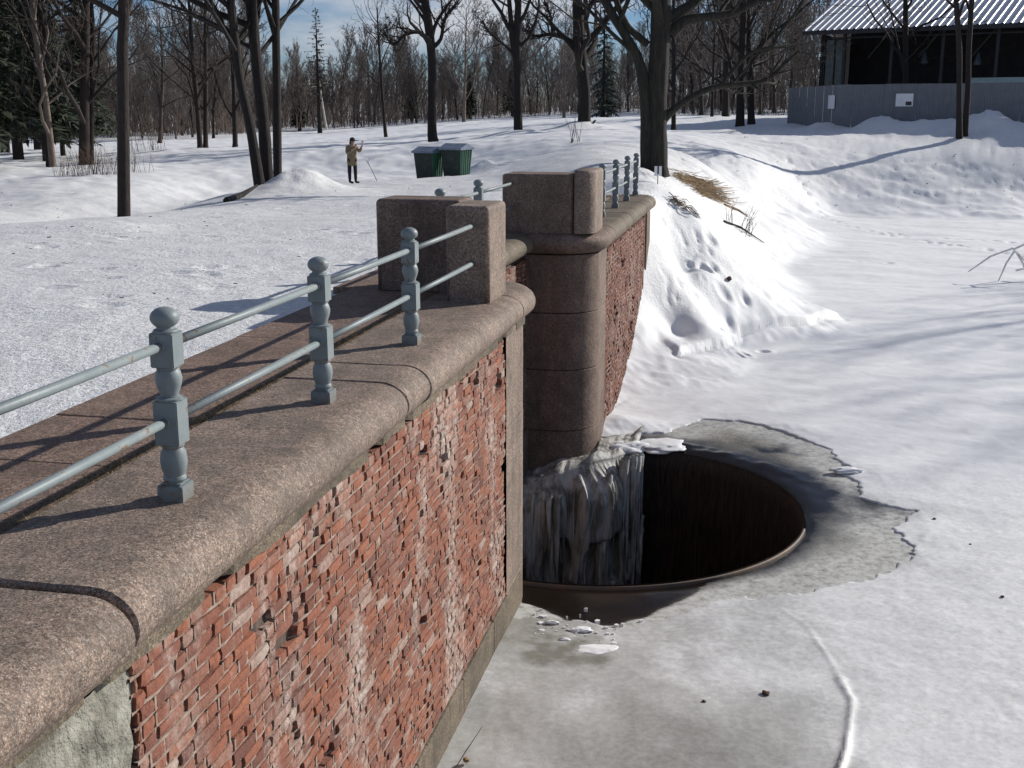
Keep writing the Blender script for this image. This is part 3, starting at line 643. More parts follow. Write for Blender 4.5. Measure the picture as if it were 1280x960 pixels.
def brick_mesh(L, D, H, rng, name='brick'):
    """x 0..L, front at y=0 toward -Y, depth +D, z 0..H; worn rounded face"""
    V = []; Fc = []; nx, nz_ = 4, 3
    tilt = rng.uniform(-.004, .004); 
    for j in range(nz_):
        for i in range(nx):
            u = i / (nx - 1); w = j / (nz_ - 1); e = (i in (0, nx - 1)) + (j in (0, nz_ - 1))
            ins = .004 * e
            V.append((L * u + rng.uniform(-.004, .004) + (ins if i == 0 else -ins if i == nx - 1 else 0), e * .0035 + rng.uniform(-.0035, .0035) + tilt * (u - .5) * 2,
                      H * w + rng.uniform(-.003, .003) + (ins * .6 if j == 0 else -ins * .6 if j == nz_ - 1 else 0)))
    for j in range(nz_ - 1):
        for i in range(nx - 1): a = j * nx + i; Fc.append((a, a + 1, a + 1 + nx, a + nx))
    V += [(0, D, 0), (L, D, 0), (L, D, H), (0, D, H)]; b = nx * nz_
    bt_ = list(range(nx)); tp = [(nz_ - 1) * nx + i for i in range(nx)]; lf = [j * nx for j in range(nz_)]; rt = [j * nx + nx - 1 for j in range(nz_)]
    Fc.append(tuple([b, b + 1] + bt_[::-1])); Fc.append(tuple([b + 2, b + 3] + tp)); Fc.append(tuple([b + 3, b] + lf)); Fc.append(tuple([b + 1, b + 2] + rt[::-1]))
    return V, Fc
def layout(s0, s1, z0, z1, seed, miss=.02):
    rng = random.Random(seed); out = []; z = z1; c = 0; CH = .0745; J = .011
    while z - CH > z0 - .02:
        s = s0 - rng.uniform(0, .25); c += 1; k = rng.random() < .5
        while s < s1:
            Lb = (.118 if rng.random() < (.75 if k else .3) else .245); k = not k
            a, b = max(s, s0), min(s + Lb, s1)
            if b - a > .04:
                f = fbm(np.array([a * 1.7]), np.array([z * 2.2]), 3, seed)[0]
                dep = -.002 + .005 * rng.uniform(-1, 1) + max(0, f - .1) * .05 + (rng.uniform(.006, .016) if rng.random() < .05 else 0)
                ms = rng.random() < miss * .16 + max(0, f - .40) * .4 + (.05 if z > z1 - .45 and f > .08 else 0)
                out.append((a + J / 2, b - J / 2, z - CH + J, z, dep, ms))
            s += Lb
        z -= CH
    return out
def brickwork(F_, s0, s1, z0, z1, seed, lface=LW, npart=0, clip=None, miss=.03, bm_=None):
    bm_ = bm_ or M['brick']
    lay = layout(s0, s1, z0, z1, seed, miss); rng = random.Random(seed + 1)
    lay = [b for b in lay if clip is None or clip((b[0] + b[1]) / 2, (b[2] + b[3]) / 2)]
    # 1. mortar: beds, perpends, dark back
    bed = MB(); back = MB(); 
    zs = sorted({round(b[2], 4) for b in lay})
    H = .0635; J = .011
    gone = {}
    for b in lay: gone.setdefault(round(b[2], 4), []).append(b)
    def missing(z, s):
        for k_ in (z, z - .0745):
            for kk, rw_ in gone.items():
                if abs(kk - k_) < .002:
                    for b in rw_:
                        if b[0] - .012 < s < b[1] + .012 and (b[5] or b[4] > .03): return True
        return False
    for z in zs:
        row = [b for b in lay if round(b[2], 4) == z]; a = min(b[0] for b in row) - J; e = max(b[1] for b in row) + J
        n = max(2, int((e - a) / .09)); V = []; Fc = []
        for i in range(n + 1):
            s = a + (e - a) * i / n; d = lface + .007 + .006 * rng.uniform(-1, 1) + (.03 if rng.random() < .12 else 0) + max(0, float(fbm(np.array([s * 1.7]), np.array([z * 2.2]), 3, seed)[0]) - .05) * .05 + (.045 if missing(z, s) else 0); zo = z + rng.uniform(-.003, .003)
            for q in ((s, lface + .08, zo - J - .001), (s, d, zo - J - .002), (s, d, zo + .002), (s, lface + .08, zo + .001)): V.append(F_.L(q))
        for i in range(n):
            for j in range(3): Fc.append((i * 4 + j, (i + 1) * 4 + j, (i + 1) * 4 + j + 1, i * 4 + j + 1))
        bed.add(V, Fc)
        for b in row:
            if rng.random() < .85 and not b[5] and not missing(z, b[1] + .006):
                d = lface + .008 + max(0, b[4]) + .008 * rng.uniform(-1, 1); x0, x1 = b[1] - .002, b[1] + J + .002
                V = [F_.L(q) for q in ((x0, d, z), (x1, d, z), (x1, d, z + H), (x0, d, z + H), (x0, lface + .08, z), (x1, lface + .08, z), (x1, lface + .08, z + H), (x0, lface + .08, z + H))]
                bed.add(V, [(0, 1, 2, 3), (0, 3, 7, 4), (1, 5, 6, 2)])
    bed.build('mortar_joints', M['mortar'], F_.root, kind='stuff')
    ba = min(b[0] for b in lay) - .02; be = max(b[1] for b in lay) + .02
    nxx = int((be - ba) / .1) + 1; nzz = int((z1 - z0) / .1) + 2; V = []; Fc = []
    for j in range(nzz + 1):
        for i in range(nxx + 1): V.append(F_.L((ba + (be - ba) * i / nxx, lface + .062 + .012 * rng.uniform(-1, 1), z0 - .1 + (z1 + .12 - z0) * j / nzz)))
    for j in range(nzz):
        for i in range(nxx): a = j * (nxx + 1) + i; Fc.append((a, a + 1, a + nxx + 2, a + nxx + 1))
    back.add(V, Fc); back.build('inner_masonry', M['mortar_back'], F_.root)
    # 2. bricks
    lay = [b for b in lay if not b[5]]
    def size(b):
        x, y, zc = proj(W((b[0] + b[1]) / 2, lface, (b[2] + b[3]) / 2))
        return -(b[1] - b[0]) / zc ** 2 if 0 < x < 1280 and 0 < y < 960 else 1
    if npart:
        lay.sort(key=size); parts, rest = lay[:npart], lay[npart:]
        protos = {}
        for kx, Lb in (('h', .107), ('s', .234)):
            protos[kx] = []
            for i in range(14):
                v, f = brick_mesh(Lb, .07, H, rng); protos[kx].append(mesh('brick', v, f, M['brick']))
        for b in parts:
            Lb = b[1] - b[0]; me = rng.choice(protos['h' if Lb < .15 else 's']); base = .107 if Lb < .15 else .234
            o = obj('brick', me, F_.root); o.location = F_.L((b[0], lface + b[4], b[2])); o.scale = (Lb / base, 1, 1)
    else: rest = lay
    st = MB()
    for b in rest:
        v, f = brick_mesh(b[1] - b[0], .07, b[3] - b[2], rng); st.add([F_.L((x + b[0], y + lface + b[4], z + b[2])) for x, y, z in v], f)
    st.build('brickwork', bm_, F_.root, kind='stuff')
# --- near wall
nw = fr('brick_retaining_wall', 7.5, LW, PZ - .3, label='long red brick dam wall with pink granite coping in the foreground', cat='wall')
brickwork(nw, 3.83, 10.82, -3.06, -.385, 11, npart=300, miss=.035)
c = MB(); c.box(*[v for v in (-4 - 7.5, 11.6 - 7.5, .085, .74, 0, -.312 - PZ + .3)]); c.build('core', M['mortar_back'], nw.root)
# cement patch
V = []; Fc = []; nx, nz_ = 60, 60
rp = random.Random(3)
for j in range(nz_ + 1):
    for i in range(nx + 1):
        s = -1 + 4.81 * i / nx; z = -3.0 + 2.615 * j / nz_
        V.append(nw.L((s + (.03 * math.sin(z * 9) + .02 * math.sin(z * 23) if i == nx else 0), LW + .018 + .03 * float(fbm(np.array([s * 3]), np.array([z * 3]), 4, 2)[0]) + .012 * float(fbm(np.array([s * 14]), np.array([z * 14]), 3, 7)[0]), z)))
for j in range(nz_):
    for i in range(nx): a = j * (nx + 1) + i; Fc.append((a, a + 1, a + nx + 2, a + nx + 1))
obj('cement_patch', mesh('cement_patch', V, Fc, M['plaster'], True), nw.root, label='grey cement patch left of the bricks')
# thin bed course beneath the coping
V = []; Fc = []; n = 150
for i in range(n + 1):
    s = -3 + (11.7 + 3) * i / n; t = .068 + .012 * math.sin(s * 5) + rp.uniform(-.006, .006); y = LW - .012 + rp.uniform(-.006, .006)
    if rp.random() < .10: y += .05; t *= .6
    for q in ((s, LW + .08, -.314), (s, y, -.314), (s, y, -.314 - t), (s, LW + .08, -.314 - t)): V.append(nw.L(q))
for i in range(n):
    for j in range(3): Fc.append((i * 4 + j, (i + 1) * 4 + j, (i + 1) * 4 + j + 1, i * 4 + j + 1))
obj('bed_course', mesh('bed_course', V, Fc, M['granite_green']), nw.root)
# base course stones
e = [3.0, 4.9, 6.3, 7.6, 9.0, 10.2, 11.55]
e = [-1] + e
for a, b in zip(e[:-1], e[1:]):
    m_ = MB(); m_.box(a - 7.5 + .004, b - 7.5 - .004, -.02, .085, 0, -3.07 - (PZ - .3)); m_.build('base_stone', M['granite_green'], nw.root, bevel=.012)
# corner quoin: flat strip then a rounded corner, in four heights
def drum(F_, path, zlo, zhi, name, matn, seed, back=.25):
    V = []; Fc = []; k = len(path); zl_ = [zlo, zlo + .006] + list(np.linspace(zlo + .03, zhi - .03, max(3, int((zhi - zlo) / .08)))) + [zhi - .006, zhi]; nz_ = len(zl_) - 1
    for j in range(nz_ + 1):
        z = zl_[j]; ins = .006 if j in (0, nz_) else 0
        for p in path: V.append((p[0] - p[2] * ins, p[1] - p[3] * ins, z))
    V = list(stone_noise(V, .003, seed)); m0 = len(V)
    for z in (zlo, zhi):
        for p in path: V.append((p[0] - p[2] * back, p[1] - p[3] * back, z))
    for j in range(nz_):
        for i in range(k - 1): a = j * k + i; Fc.append((a, a + 1, a + k + 1, a + k))
    for i in range(k - 1):
        Fc.append((m0 + i, m0 + i + 1, i + 1, i)); Fc.append((nz_ * k + i, nz_ * k + i + 1, m0 + k + i + 1, m0 + k + i))
    V = [F_.L(v) for v in V]
    me = mesh(name, V, Fc, matn, True)
    sharpen(me)
    return obj(name, me, F_.root)
nearpath = [(s, LW - .004, 0, -1) for s in np.linspace(10.83, 11.55, 6)] + arc(11.6, LW + CR, CR + .004, 0, math.pi / 2)[0:] + [(12.2, 3.1, 1, 0), (12.2, 3.6, 1, 0)]
for i, (a, b) in enumerate(((PZ - .3, -3.05), (-3.04, -1.32), (-1.31, -.33))):
    drum(nw, nearpath, a, b, 'quoin_stone', M['granite'], 5 + i)
# coping
for i, (a, b, dz) in enumerate(((-3, .4, 0), (.412, 3.655, -.012), (3.675, 7.17, 0), (7.182, 7.713, .003), (7.725, 11.05, 0))):
    o = sweep(straight(a, b), [(q[0] + (.012 if i == 1 else 0), q[1]) for q in COPE], 'coping_stone', M['granite'], nw, dz, bevel=.014 if i != 1 else .02, seed=i)
COPC = [(max(o, -.55), z) for o, z in COPE]
sweep(straight(11.062, 11.6) + arc(11.6, LW + CR, CR, 0, math.pi / 2, 16)[1:] + [(12.2, 3.12, 1, 0)], COPC, 'coping_stone', M['granite'], nw, 0, seed=9)
m_ = MB(); m_.box(11.05 - 7.5, 11.66 - 7.5, .5, .74, -.311 - (PZ - .3), -.004 - (PZ - .3)); m_.build('filler_slab', M['granite'], nw.root)
# --- recess wall
rw = fr('recess_wall', 14.7, 3.38, PZ - .3, label='recessed brick wall behind the shaft between the two piers', cat='wall')
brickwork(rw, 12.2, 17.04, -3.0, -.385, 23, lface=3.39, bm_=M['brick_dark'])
sweep(straight(12.215, 14.9, 3.39), [(max(o, -.6), z) for o, z in COPE], 'coping_stone', M['granite_green'], rw, 0, seed=31)
sweep(straight(14.912, 17.035, 3.39), [(max(o, -.6), z) for o, z in COPE], 'coping_stone', M['granite_green'], rw, 0, seed=32)
m_ = MB(); m_.box(12.2 - 14.7, 17.04 - 14.7, .09, .5, -5.5, -.33 - (PZ - .3)); m_.build('core', M['mortar_back'], rw.root)
m_ = MB(); m_.box(12.2 - 14.7, 17.04 - 14.7, -.02, .095, -5.5, -3.02 - (PZ - .3)); m_.build('base_stone', M['granite_dark'], rw.root)
# --- far pier + far wall
fw = fr('far_wall', 22, LW, PZ - .3, label='far brick wall with rounded granite pier beyond the shaft', cat='wall')
FS, FE, FC = 18.41, 25.6, 17.65
farpath = [(17.05, 4.0, -1, 0), (17.05, 3.3, -1, 0)] + [p for p in arc(FC, LW + CR, CR, -math.pi / 2, 0)] + [(s, LW, 0, -1) for s in (17.75, 18.0, 18.2, 18.4)]
for i, (a, b) in enumerate(((PZ - 1.2, -3.045), (-3.035, -2.085), (-2.075, -1.205), (-1.195, -.32))):
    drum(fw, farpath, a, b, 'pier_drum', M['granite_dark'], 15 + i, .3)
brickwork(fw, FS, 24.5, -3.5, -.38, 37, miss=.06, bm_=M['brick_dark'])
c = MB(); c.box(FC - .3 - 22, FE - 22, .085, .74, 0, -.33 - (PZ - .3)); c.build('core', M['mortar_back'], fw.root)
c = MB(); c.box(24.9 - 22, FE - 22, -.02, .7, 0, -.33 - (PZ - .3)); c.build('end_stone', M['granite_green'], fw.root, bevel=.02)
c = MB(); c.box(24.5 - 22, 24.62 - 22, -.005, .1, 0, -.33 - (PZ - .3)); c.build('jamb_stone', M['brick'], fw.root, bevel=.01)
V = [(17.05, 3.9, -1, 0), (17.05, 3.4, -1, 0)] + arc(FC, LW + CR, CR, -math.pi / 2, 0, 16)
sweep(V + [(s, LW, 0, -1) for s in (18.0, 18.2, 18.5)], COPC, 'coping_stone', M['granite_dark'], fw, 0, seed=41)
for i, (a, b) in enumerate(((18.512, 21.0), (21.012, 23.6))): sweep(straight(a, b), COPE, 'coping_stone', M['granite_green'], fw, 0, seed=42 + i)
V = straight(23.612, FE) + arc(FE, LW + .35, .35, 0, math.pi / 2, 8)[1:] + [(FE + .35, 3.0, 1, 0)]
sweep(V, [(max(o, -.32), z) for o, z in COPE], 'coping_stone', M['granite_green'], fw, 0, seed=47)
m_ = MB(); m_.box(FC - 22, FE + .2 - 22, .25, .74, -.3 - (PZ - .3), -.006 - (PZ - .3)); m_.build('filler_slab', M['granite_green'], fw.root)
# --- paving strip behind the coping
pv = fr('paving', 6, 3.6, -.3, kind='structure')
js = [-3, -1.4, .55, 1.9, 3.35, 5.125, 6.01, 8.54, 10.1, 11.3]
for i, (a, b) in enumerate(zip(js[:-1], js[1:])):
    m_ = MB(); m_.box(a - 6 + .005, b - 6 - .005, 3.19 - 3.6, 4.08 - 3.6 + rp.uniform(-.01, .02), .1, .3 - rp.uniform(.004, .010)); m_.build('paving_slab', M['granite_slab'], pv.root, bevel=.008)
for i, (a, b) in enumerate(zip([11.3, 12.9, 14.6, 16.2, 17.6, 19.6, 21.6, 23.7], [12.9, 14.6, 16.2, 17.6, 19.6, 21.6, 23.7, 25.8])):
    m_ = MB(); m_.box(a - 6 + .005, b - 6 - .005, (3.75 if b < 17.7 else 3.16) - 3.6, 4.3 - 3.6, .1, .292); m_.build('paving_slab', M['granite_slab'], pv.root, bevel=.008)
m_ = MB(); m_.box(-3 - 6, 12.1 - 6, 3.05 - 3.6, 3.2 - 3.6, 0, .292); m_.build('soil_joint', M['soil'], pv.root)
# dead grass in the joint
g = MB(); rgx = random.Random(8)
for i in range(4200):
    s = rgx.uniform(.5, 10.6); l = 3.145 + rgx.gauss(0, .030)
    if fbm(np.array([s * 1.3]), np.array([.5]), 2, 6)[0] < -.15 and rgx.random() < .75: continue
    a = rgx.uniform(0, 6.28); L_ = rgx.uniform(.02, .07); h = rgx.uniform(.002, .022); z = -.008
    p = Vector(W(s, l, z)); q = p + Vector((math.cos(a) * L_, math.sin(a) * L_, h + .01)); w_ = Vector((-math.sin(a), math.cos(a), 0)) * .0022
    g.add([p - w_, p + w_, q + w_ * .4, q - w_ * .4, ], [(0, 1, 2, 3)])
g.build('dead_grass', M['straw'], kind='stuff', label='dead straw grass growing in the joint behind the coping', cat='grass')
# --- parapet blocks
def block(s0, s1, l0, l1, h, lab, matn, rb=.05, z0=0):
    F_ = fr('granite_block', (s0 + s1) / 2, (l0 + l1) / 2, z0, label=lab, cat='parapet block')
    m_ = MB(); m_.box(-(s1 - s0) / 2, (s1 - s0) / 2, -(l1 - l0) / 2, (l1 - l0) / 2, 0, h)
    me = mesh('granite_block', m_.v, m_.f, matn)
    bm = bmesh.new(); bm.from_mesh(me); bmesh.ops.recalc_face_normals(bm, faces=bm.faces)
    es = [e for e in bm.edges if not all(abs(v.co.z) < 1e-6 for v in e.verts)]
    bmesh.ops.bevel(bm, geom=es, offset=rb, segments=4, affect='EDGES', profile=.5)
    bm.to_mesh(me); bm.free(); me.polygons.foreach_set('use_smooth', [p_.area < .02 for p_ in me.polygons])
    o = F_.root; o2 = obj('stone', me, o); return F_
b1 = block(10.51, 11.28, 2.45, 2.87, .91, 'upright granite block on the coping with railing ends set in it', M['granite'], .045)
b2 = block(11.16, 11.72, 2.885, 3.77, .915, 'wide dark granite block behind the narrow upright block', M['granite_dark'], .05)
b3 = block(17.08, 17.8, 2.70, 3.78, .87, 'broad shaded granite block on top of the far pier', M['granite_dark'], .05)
F4 = fr('granite_block', 17.6, 2.6, 0, label='rounded end block on the far pier catching sunlight', cat='parapet block')
pth = [(17.06, 2.685, -1, 0), (17.06, 2.64, -1, 0)] + arc(17.31, 2.64, .25, -math.pi / 2, 0, 10)[1:] + [(17.8, 2.39, 0, -1), (18.05, 2.39, 0, -1)]
V = []; Fc = []; k = len(pth)
for z, ins in ((0, 0), (.3, 0), (.6, 0), (.88, 0), (.915, .012), (.93, .045)):
    for p in pth: V.append(F4.L((p[0] - p[2] * ins, p[1] - p[3] * ins, z)))
    V.append(F4.L((18.05 - ins, 2.685, z)))
k += 1
for j in range(5):
    for i in range(k): a = j * k + i; b = j * k + (i + 1) % k; Fc.append((a, b, b + k, a + k))
Fc.append(tuple(5 * k + i for i in range(k)))
obj('stone', mesh('stone', V, Fc, M['granite'], True), F4.root)
# ---------------------------------------------------------------- railings
def post_proto():
    root = bpy.data.objects.new('railing_post', None)
    return root
def build_post_meshes():
    out = {}
    b = MB(); hs = .056; s = hs
    b.box(-s, s, -s, s, .632, .79); b.box(-s * 1.04, s * 1.04, -s * 1.04, s * 1.04, .268, .476)
    b.lathe([(.045, .462), (.060, .478), (.060, .486), (.040, .494), (.044, .51), (.058, .55), (.062, .575), (.056, .605), (.046, .62), (.056, .628), (.056, .634)], 20)
    b.lathe([(.046, .085), (.054, .10), (.052, .11), (.048, .118), (.058, .15), (.0625, .185), (.058, .225), (.046, .25), (.054, .258), (.054, .27)], 20)
    out['baluster'] = ('baluster', b)
    f = MB(); f.lathe([(.05, .786), (.056, .790), (.057, .795), (.052, .801), (.040, .806)] + [(.065 * math.sin(a), .855 - .049 * math.cos(a)) for a in np.linspace(.62, 3.10, 16)], 32); out['finial'] = ('finial', f)
    p = MB(); p.box(-.062, .062, -.062, .062, -.004, .076); p.box(-.05, .05, -.05, .05, .076, .086); out['plinth'] = ('plinth', p)
    ms = {}
    for k_, (nm, mb) in out.items():
        me = mesh(nm, mb.v, mb.f, M['paint'], False)
        bm = bmesh.new(); bm.from_mesh(me); bmesh.ops.recalc_face_normals(bm, faces=bm.faces)
        es = [e for e in bm.edges if len(e.link_faces) == 2 and e.calc_face_angle(0) > 1.3]
        bmesh.ops.bevel(bm, geom=es, offset=.004, segments=2, affect='EDGES')
        for fc in bm.faces: fc.smooth = True
        for ed in bm.edges: ed.smooth = not (len(ed.link_faces) == 2 and ed.calc_face_angle(0) > .40)
        bm.to_mesh(me); bm.free(); ms[k_] = me
    return ms
PM = build_post_meshes()
def railing(lab, l, posts, ends, z=0, zs=(.73, .38)):
    F_ = fr('railing', posts[0], l, z, label=lab, cat='railing')
    tr = random.Random(int(l * 100))
    for s in posts:
        p = obj('post', PM['baluster'], F_.root); p.location = (s - posts[0], 0, 0); p.rotation_euler = (tr.uniform(-.008, .008), tr.uniform(-.008, .008), tr.uniform(-.04, .04))
        for k_ in ('finial', 'plinth'): obj(k_, PM[k_], p)
    pts = [ends[0]] + list(posts) + [ends[1]]
    for a, b in zip(pts[:-1], pts[1:]):
        for h in zs:
            m_ = MB(); x0 = a - posts[0] + (.05 if a in posts else 0); x1 = b - posts[0] - (.05 if b in posts else 0)
            m_.tube([(x0, 0, h), ((x0 + x1) / 2, 0, h - .002), (x1, 0, h)], [.0215] * 3, 14); m_.build('rail', M['paint'], F_.root, smooth=True)
            if a in posts:
                m_ = MB(); m_.tube([(x0 + .004, 0, h), (x0 + .016, 0, h)], [.029, .026], 14); m_.build('collar', M['paint'], F_.root, smooth=True)
            if b in posts:
                m_ = MB(); m_.tube([(x1 - .016, 0, h), (x1 - .004, 0, h)], [.026, .029], 14); m_.build('collar', M['paint'], F_.root, smooth=True)
    return F_
railing('near grey-blue railing of turned posts and two rails along the foreground coping', 2.60, [-.9, .97, 2.84, 4.71, 6.61, 8.50], (-2.7, 10.515))
railing('short railing behind the recess between the two groups of granite blocks', 3.62, [13.05, 14.95], (11.7, 17.25), z=.0)
railing('distant railing of four posts on the far wall', 2.68, [20.1, 22.0, 23.9, 25.6], (18.15, 25.65))
# ---------------------------------------------------------------- trees
UP = Vector((0, 0, 1))
def perp_dir(d, ang, az):
    u = d.cross(Vector((.21, .43, .88)));
    if u.length < .1: u = d.cross(Vector((1, 0, 0)))
    u.normalize(); w = d.cross(u); return (d * math.cos(ang) + (u * math.cos(az) + w * math.sin(az)) * math.sin(ang)).normalized()
def limb(rng, p, d, L, r, lvl, mx, out, K):
    n = (7, 6, 4, 3, 3)[min(lvl, 4)]
    pts = [p.copy()]; q = p.copy(); dd = d.copy(); wv = K.get('wander', .22)
    for i in range(n):
        dd = (dd + Vector((rng.gauss(0, wv), rng.gauss(0, wv), rng.gauss(0, wv * .7))) * (.6 if lvl == 0 else 1) + UP * K.get('up', .10) * (1 if lvl > 0 else .2)).normalized()
        q = q + dd * (L / n); pts.append(q.copy())
    rads = [max(r * (1 - .85 * i / n), K.get('rmin', .004)) for i in range(n + 1)]
    out.append((lvl, pts, rads))
    if lvl < mx: sprout(rng, pts, rads, L, lvl, mx, out, K, .22)
def sprout(rng, pts, rads, L, lvl, mx, out, K, t0):
    kids = K['kids'][min(lvl, len(K['kids']) - 1)]
    m = len(pts) - 1; az = rng.uniform(0, 6.28)
    for i in range(kids):
        t = t0 + (1 - t0) * (i + rng.random()) / kids; x = min(t * m, m - .001); k = int(x); f = x - k
        p = pts[k].lerp(pts[k + 1], f); d = (pts[k + 1] - pts[k]).normalized(); r = rads[k] * (1 - f) + rads[k + 1] * f
        az += 2.4 + rng.uniform(-.5, .5)
        nd = perp_dir(d, rng.uniform(*K.get('ang', (.5, 1.1))), az)
        LL = L * rng.uniform(.35, .62) * (1.15 - .65 * t) * (K.get('spread', 1) if lvl == 0 else 1)
        limb(rng, p, nd, LL, max(r * rng.uniform(.42, .65), K.get('rmin', .004)), lvl + 1, mx, out, K)
def tree_meshes(out, split, bark, twig, s0=9):
    A_ = MB(); B_ = MB()
    for lvl, pts, rads in out:
        n = s0 if lvl == 0 else (6 if lvl == 1 else (4 if lvl == 2 else 3))
        (A_ if lvl <= split else B_).tube(pts, rads, n, cap=False)
    return mesh('trunk', A_.v, A_.f, bark, True), mesh('crown', B_.v, B_.f, twig, True)
def make_tree(name, loc, trunk, K, seed, lab, cat='tree', bark='bark', twig='twig', mx=4, extra=(), group=None, split=1):
    """trunk: list of (dx, dy, dz, r) from the base; extra: further explicit limbs in the same form"""
    rng = random.Random(seed); out = []
    root = empty(name, loc, label=lab, cat=cat, group=group)
    for j, tk in enumerate([trunk] + list(extra)):
        pts = [Vector(q[:3]) for q in tk]; rads = [q[3] for q in tk]
        # smooth resample
        P2 = []; R2 = []
        for i in range(len(pts) - 1):
            a = pts[max(i - 1, 0)]; b = pts[i]; c_ = pts[i + 1]; d = pts[min(i + 2, len(pts) - 1)]
            for k in range(4):
                t = k / 4; P2.append(.5 * ((2 * b) + (c_ - a) * t + (2 * a - 5 * b + 4 * c_ - d) * t * t + (3 * b - a - 3 * c_ + d) * t ** 3)); R2.append((rads[i] * (1 - t) + rads[i + 1] * t) * (1 + rng.uniform(-.04, .04)))
        P2.append(pts[-1]); R2.append(rads[-1])
        out.append((0, P2, R2))
        L = sum((b - a).length for a, b in zip(P2[:-1], P2[1:]))
        K2 = dict(K);
        if j: K2['kids'] = K.get('kids_x', K['kids'])
        sprout(rng, P2, R2, L, 0, mx, out, K2, K.get('t0', .3) if j == 0 else K.get('t0x', .35))
    a, b = tree_meshes(out, split, M[bark], M[twig], 10)
    obj('trunk', a, root); obj('crown', b, root)
    return root
def tk(base, pts, d, top, rt):
    """image trunk points (x, y, width px) at distance d -> offsets, continued up to height top"""
    o = []
    for i, (x, y, w) in enumerate(pts):
        p = at(x, y, d); o.append((p[0] - base[0], 0, max(p[2] - base[2], -.3), w / 2 * d / F))
    lx, _, lz, lr = o[-1]; sx = (o[-1][0] - o[-2][0]) / max(.1, o[-1][2] - o[-2][2]) * .5
    if top > lz:
        for t in (.35, .7, 1): z = lz + (top - lz) * t; o.append((lx + sx * (z - lz), .15 * (z - lz) * math.sin(t * 3 + x), z, lr * (1 - t) + rt * t))
    return o
def base_at(x, y, d):
    p = at(x, y, d); return (float(p[0]), float(d), gz0(p[0], d) - .05)
K0 = dict(kids=[22, 6, 5, 3], wander=.2, up=.12, t0=.22, rmin=.006)
KW = dict(kids=[17, 5, 5, 3], wander=.24, up=.12, t0=.16, rmin=.009)
def T(name, pts, d, top, seed, lab, K=K0, **k):
    b = base_at(pts[0][0], pts[0][1], d)
    return make_tree(name, b, tk(b, pts, d, top, .03), K, seed, lab, **k)
T('tree', [(155, 285, 19), (155, 270, 16), (154, 150, 14), (153, 60, 13.5), (154, 0, 12.5)], 24, 13, 1, 'straight single trunk standing alone at the left edge of the trodden road', dict(K0, t0=.50, kids=[22, 6, 5, 3]), bark='bark_warm',
  extra=[])
T('tree', [(328, 246, 20), (325, 235, 14), (313, 160, 11.5), (300, 100, 10.5), (294, 50, 10), (287, -10, 10)], 36.5, 15, 2, 'left leaning trunk of the three grown together beside the snow mound', dict(K0, t0=.42))
T('tree', [(336, 240, 21), (334, 225, 16.5), (330, 160, 14.5), (323, 100, 13.5), (318, 50, 13), (313, -10, 13.5)], 37.2, 18, 3, 'thickest middle trunk of the three beside the snow mound', dict(K0, t0=.42))
T('tree', [(348, 232, 15), (347, 220, 11), (346, 120, 10), (345, 50, 10), (344, -10, 9)], 38, 15, 4, 'thin upright right hand trunk of the three beside the snow mound', dict(K0, t0=.42))
T('tree', [(484, 174, 7), (482, 168, 4.5), (478, 120, 3.8), (474, 60, 3)], 98, 10.5, 5, 'slim young tree standing alone on the field behind the person', dict(KW, kids=[16, 4, 3], t0=.2), mx=3)
T('tree', [(543, 184, 22), (542, 178, 14), (540, 160, 11.5), (540, 90, 10), (538, 50, 11), (531, 0, 10)], 80, 14, 6, 'forked tree standing just behind the green bins', dict(KW, t0=.45),
  extra=[tk(base_at(543, 184, 80), [(538, 60, 7), (525, 40, 5), (505, 42, 4), (490, 55, 3), (478, 40, 2)], 79, 0, 0), tk(base_at(543, 184, 80), [(540, 62, 6), (552, 50, 4.5), (557, 25, 4), (570, 8, 3)], 81, 0, 0)])
b = base_at(648, 181, 84)
T('tree', [(650, 181, 20), (648, 174, 12), (647, 100, 10.5), (646, 60, 10.5), (648, 0, 8)], 84, 15, 7, 'twin stemmed tree between the bins and the granite blocks', dict(KW, t0=.4),
  extra=[tk(b, [(646, 100, 6), (640, 60, 7), (636, 20, 6), (633, -20, 5)], 84, 15, .03), tk(b, [(643, 70, 4), (628, 55, 3), (610, 40, 2.5), (600, 25, 2)], 83, 0, 0)])
b = base_at(729, 169, 92)
T('tree', [(730, 170, 46), (729, 164, 26), (730, 155, 17), (731, 120, 15), (727, 80, 15), (724, 50, 16), (722, 0, 12)], 92, 17, 8, 'big tree with flared roots in the middle of the snowy field', dict(KW, t0=.4),
  extra=[tk(b, [(724, 65, 9), (712, 50, 6), (690, 42, 5), (668, 44, 4), (655, 35, 3)], 91, 0, 0), tk(b, [(690, 42, 4), (688, 20, 3), (680, 0, 3)], 91, 0, 0)])
b = (float(at(817, 216, 38.2)[0]), 38.2, gz0(at(817, 216, 38.2)[0], 38.2) - .1)
BG = lambda pts, d=38.2, top=0, r=.05: tk(b, pts, d, top, r)
KB = dict(K0, t0=.5, kids=[20, 7, 5, 3], kids_x=[9, 5, 4, 2], t0x=.4)
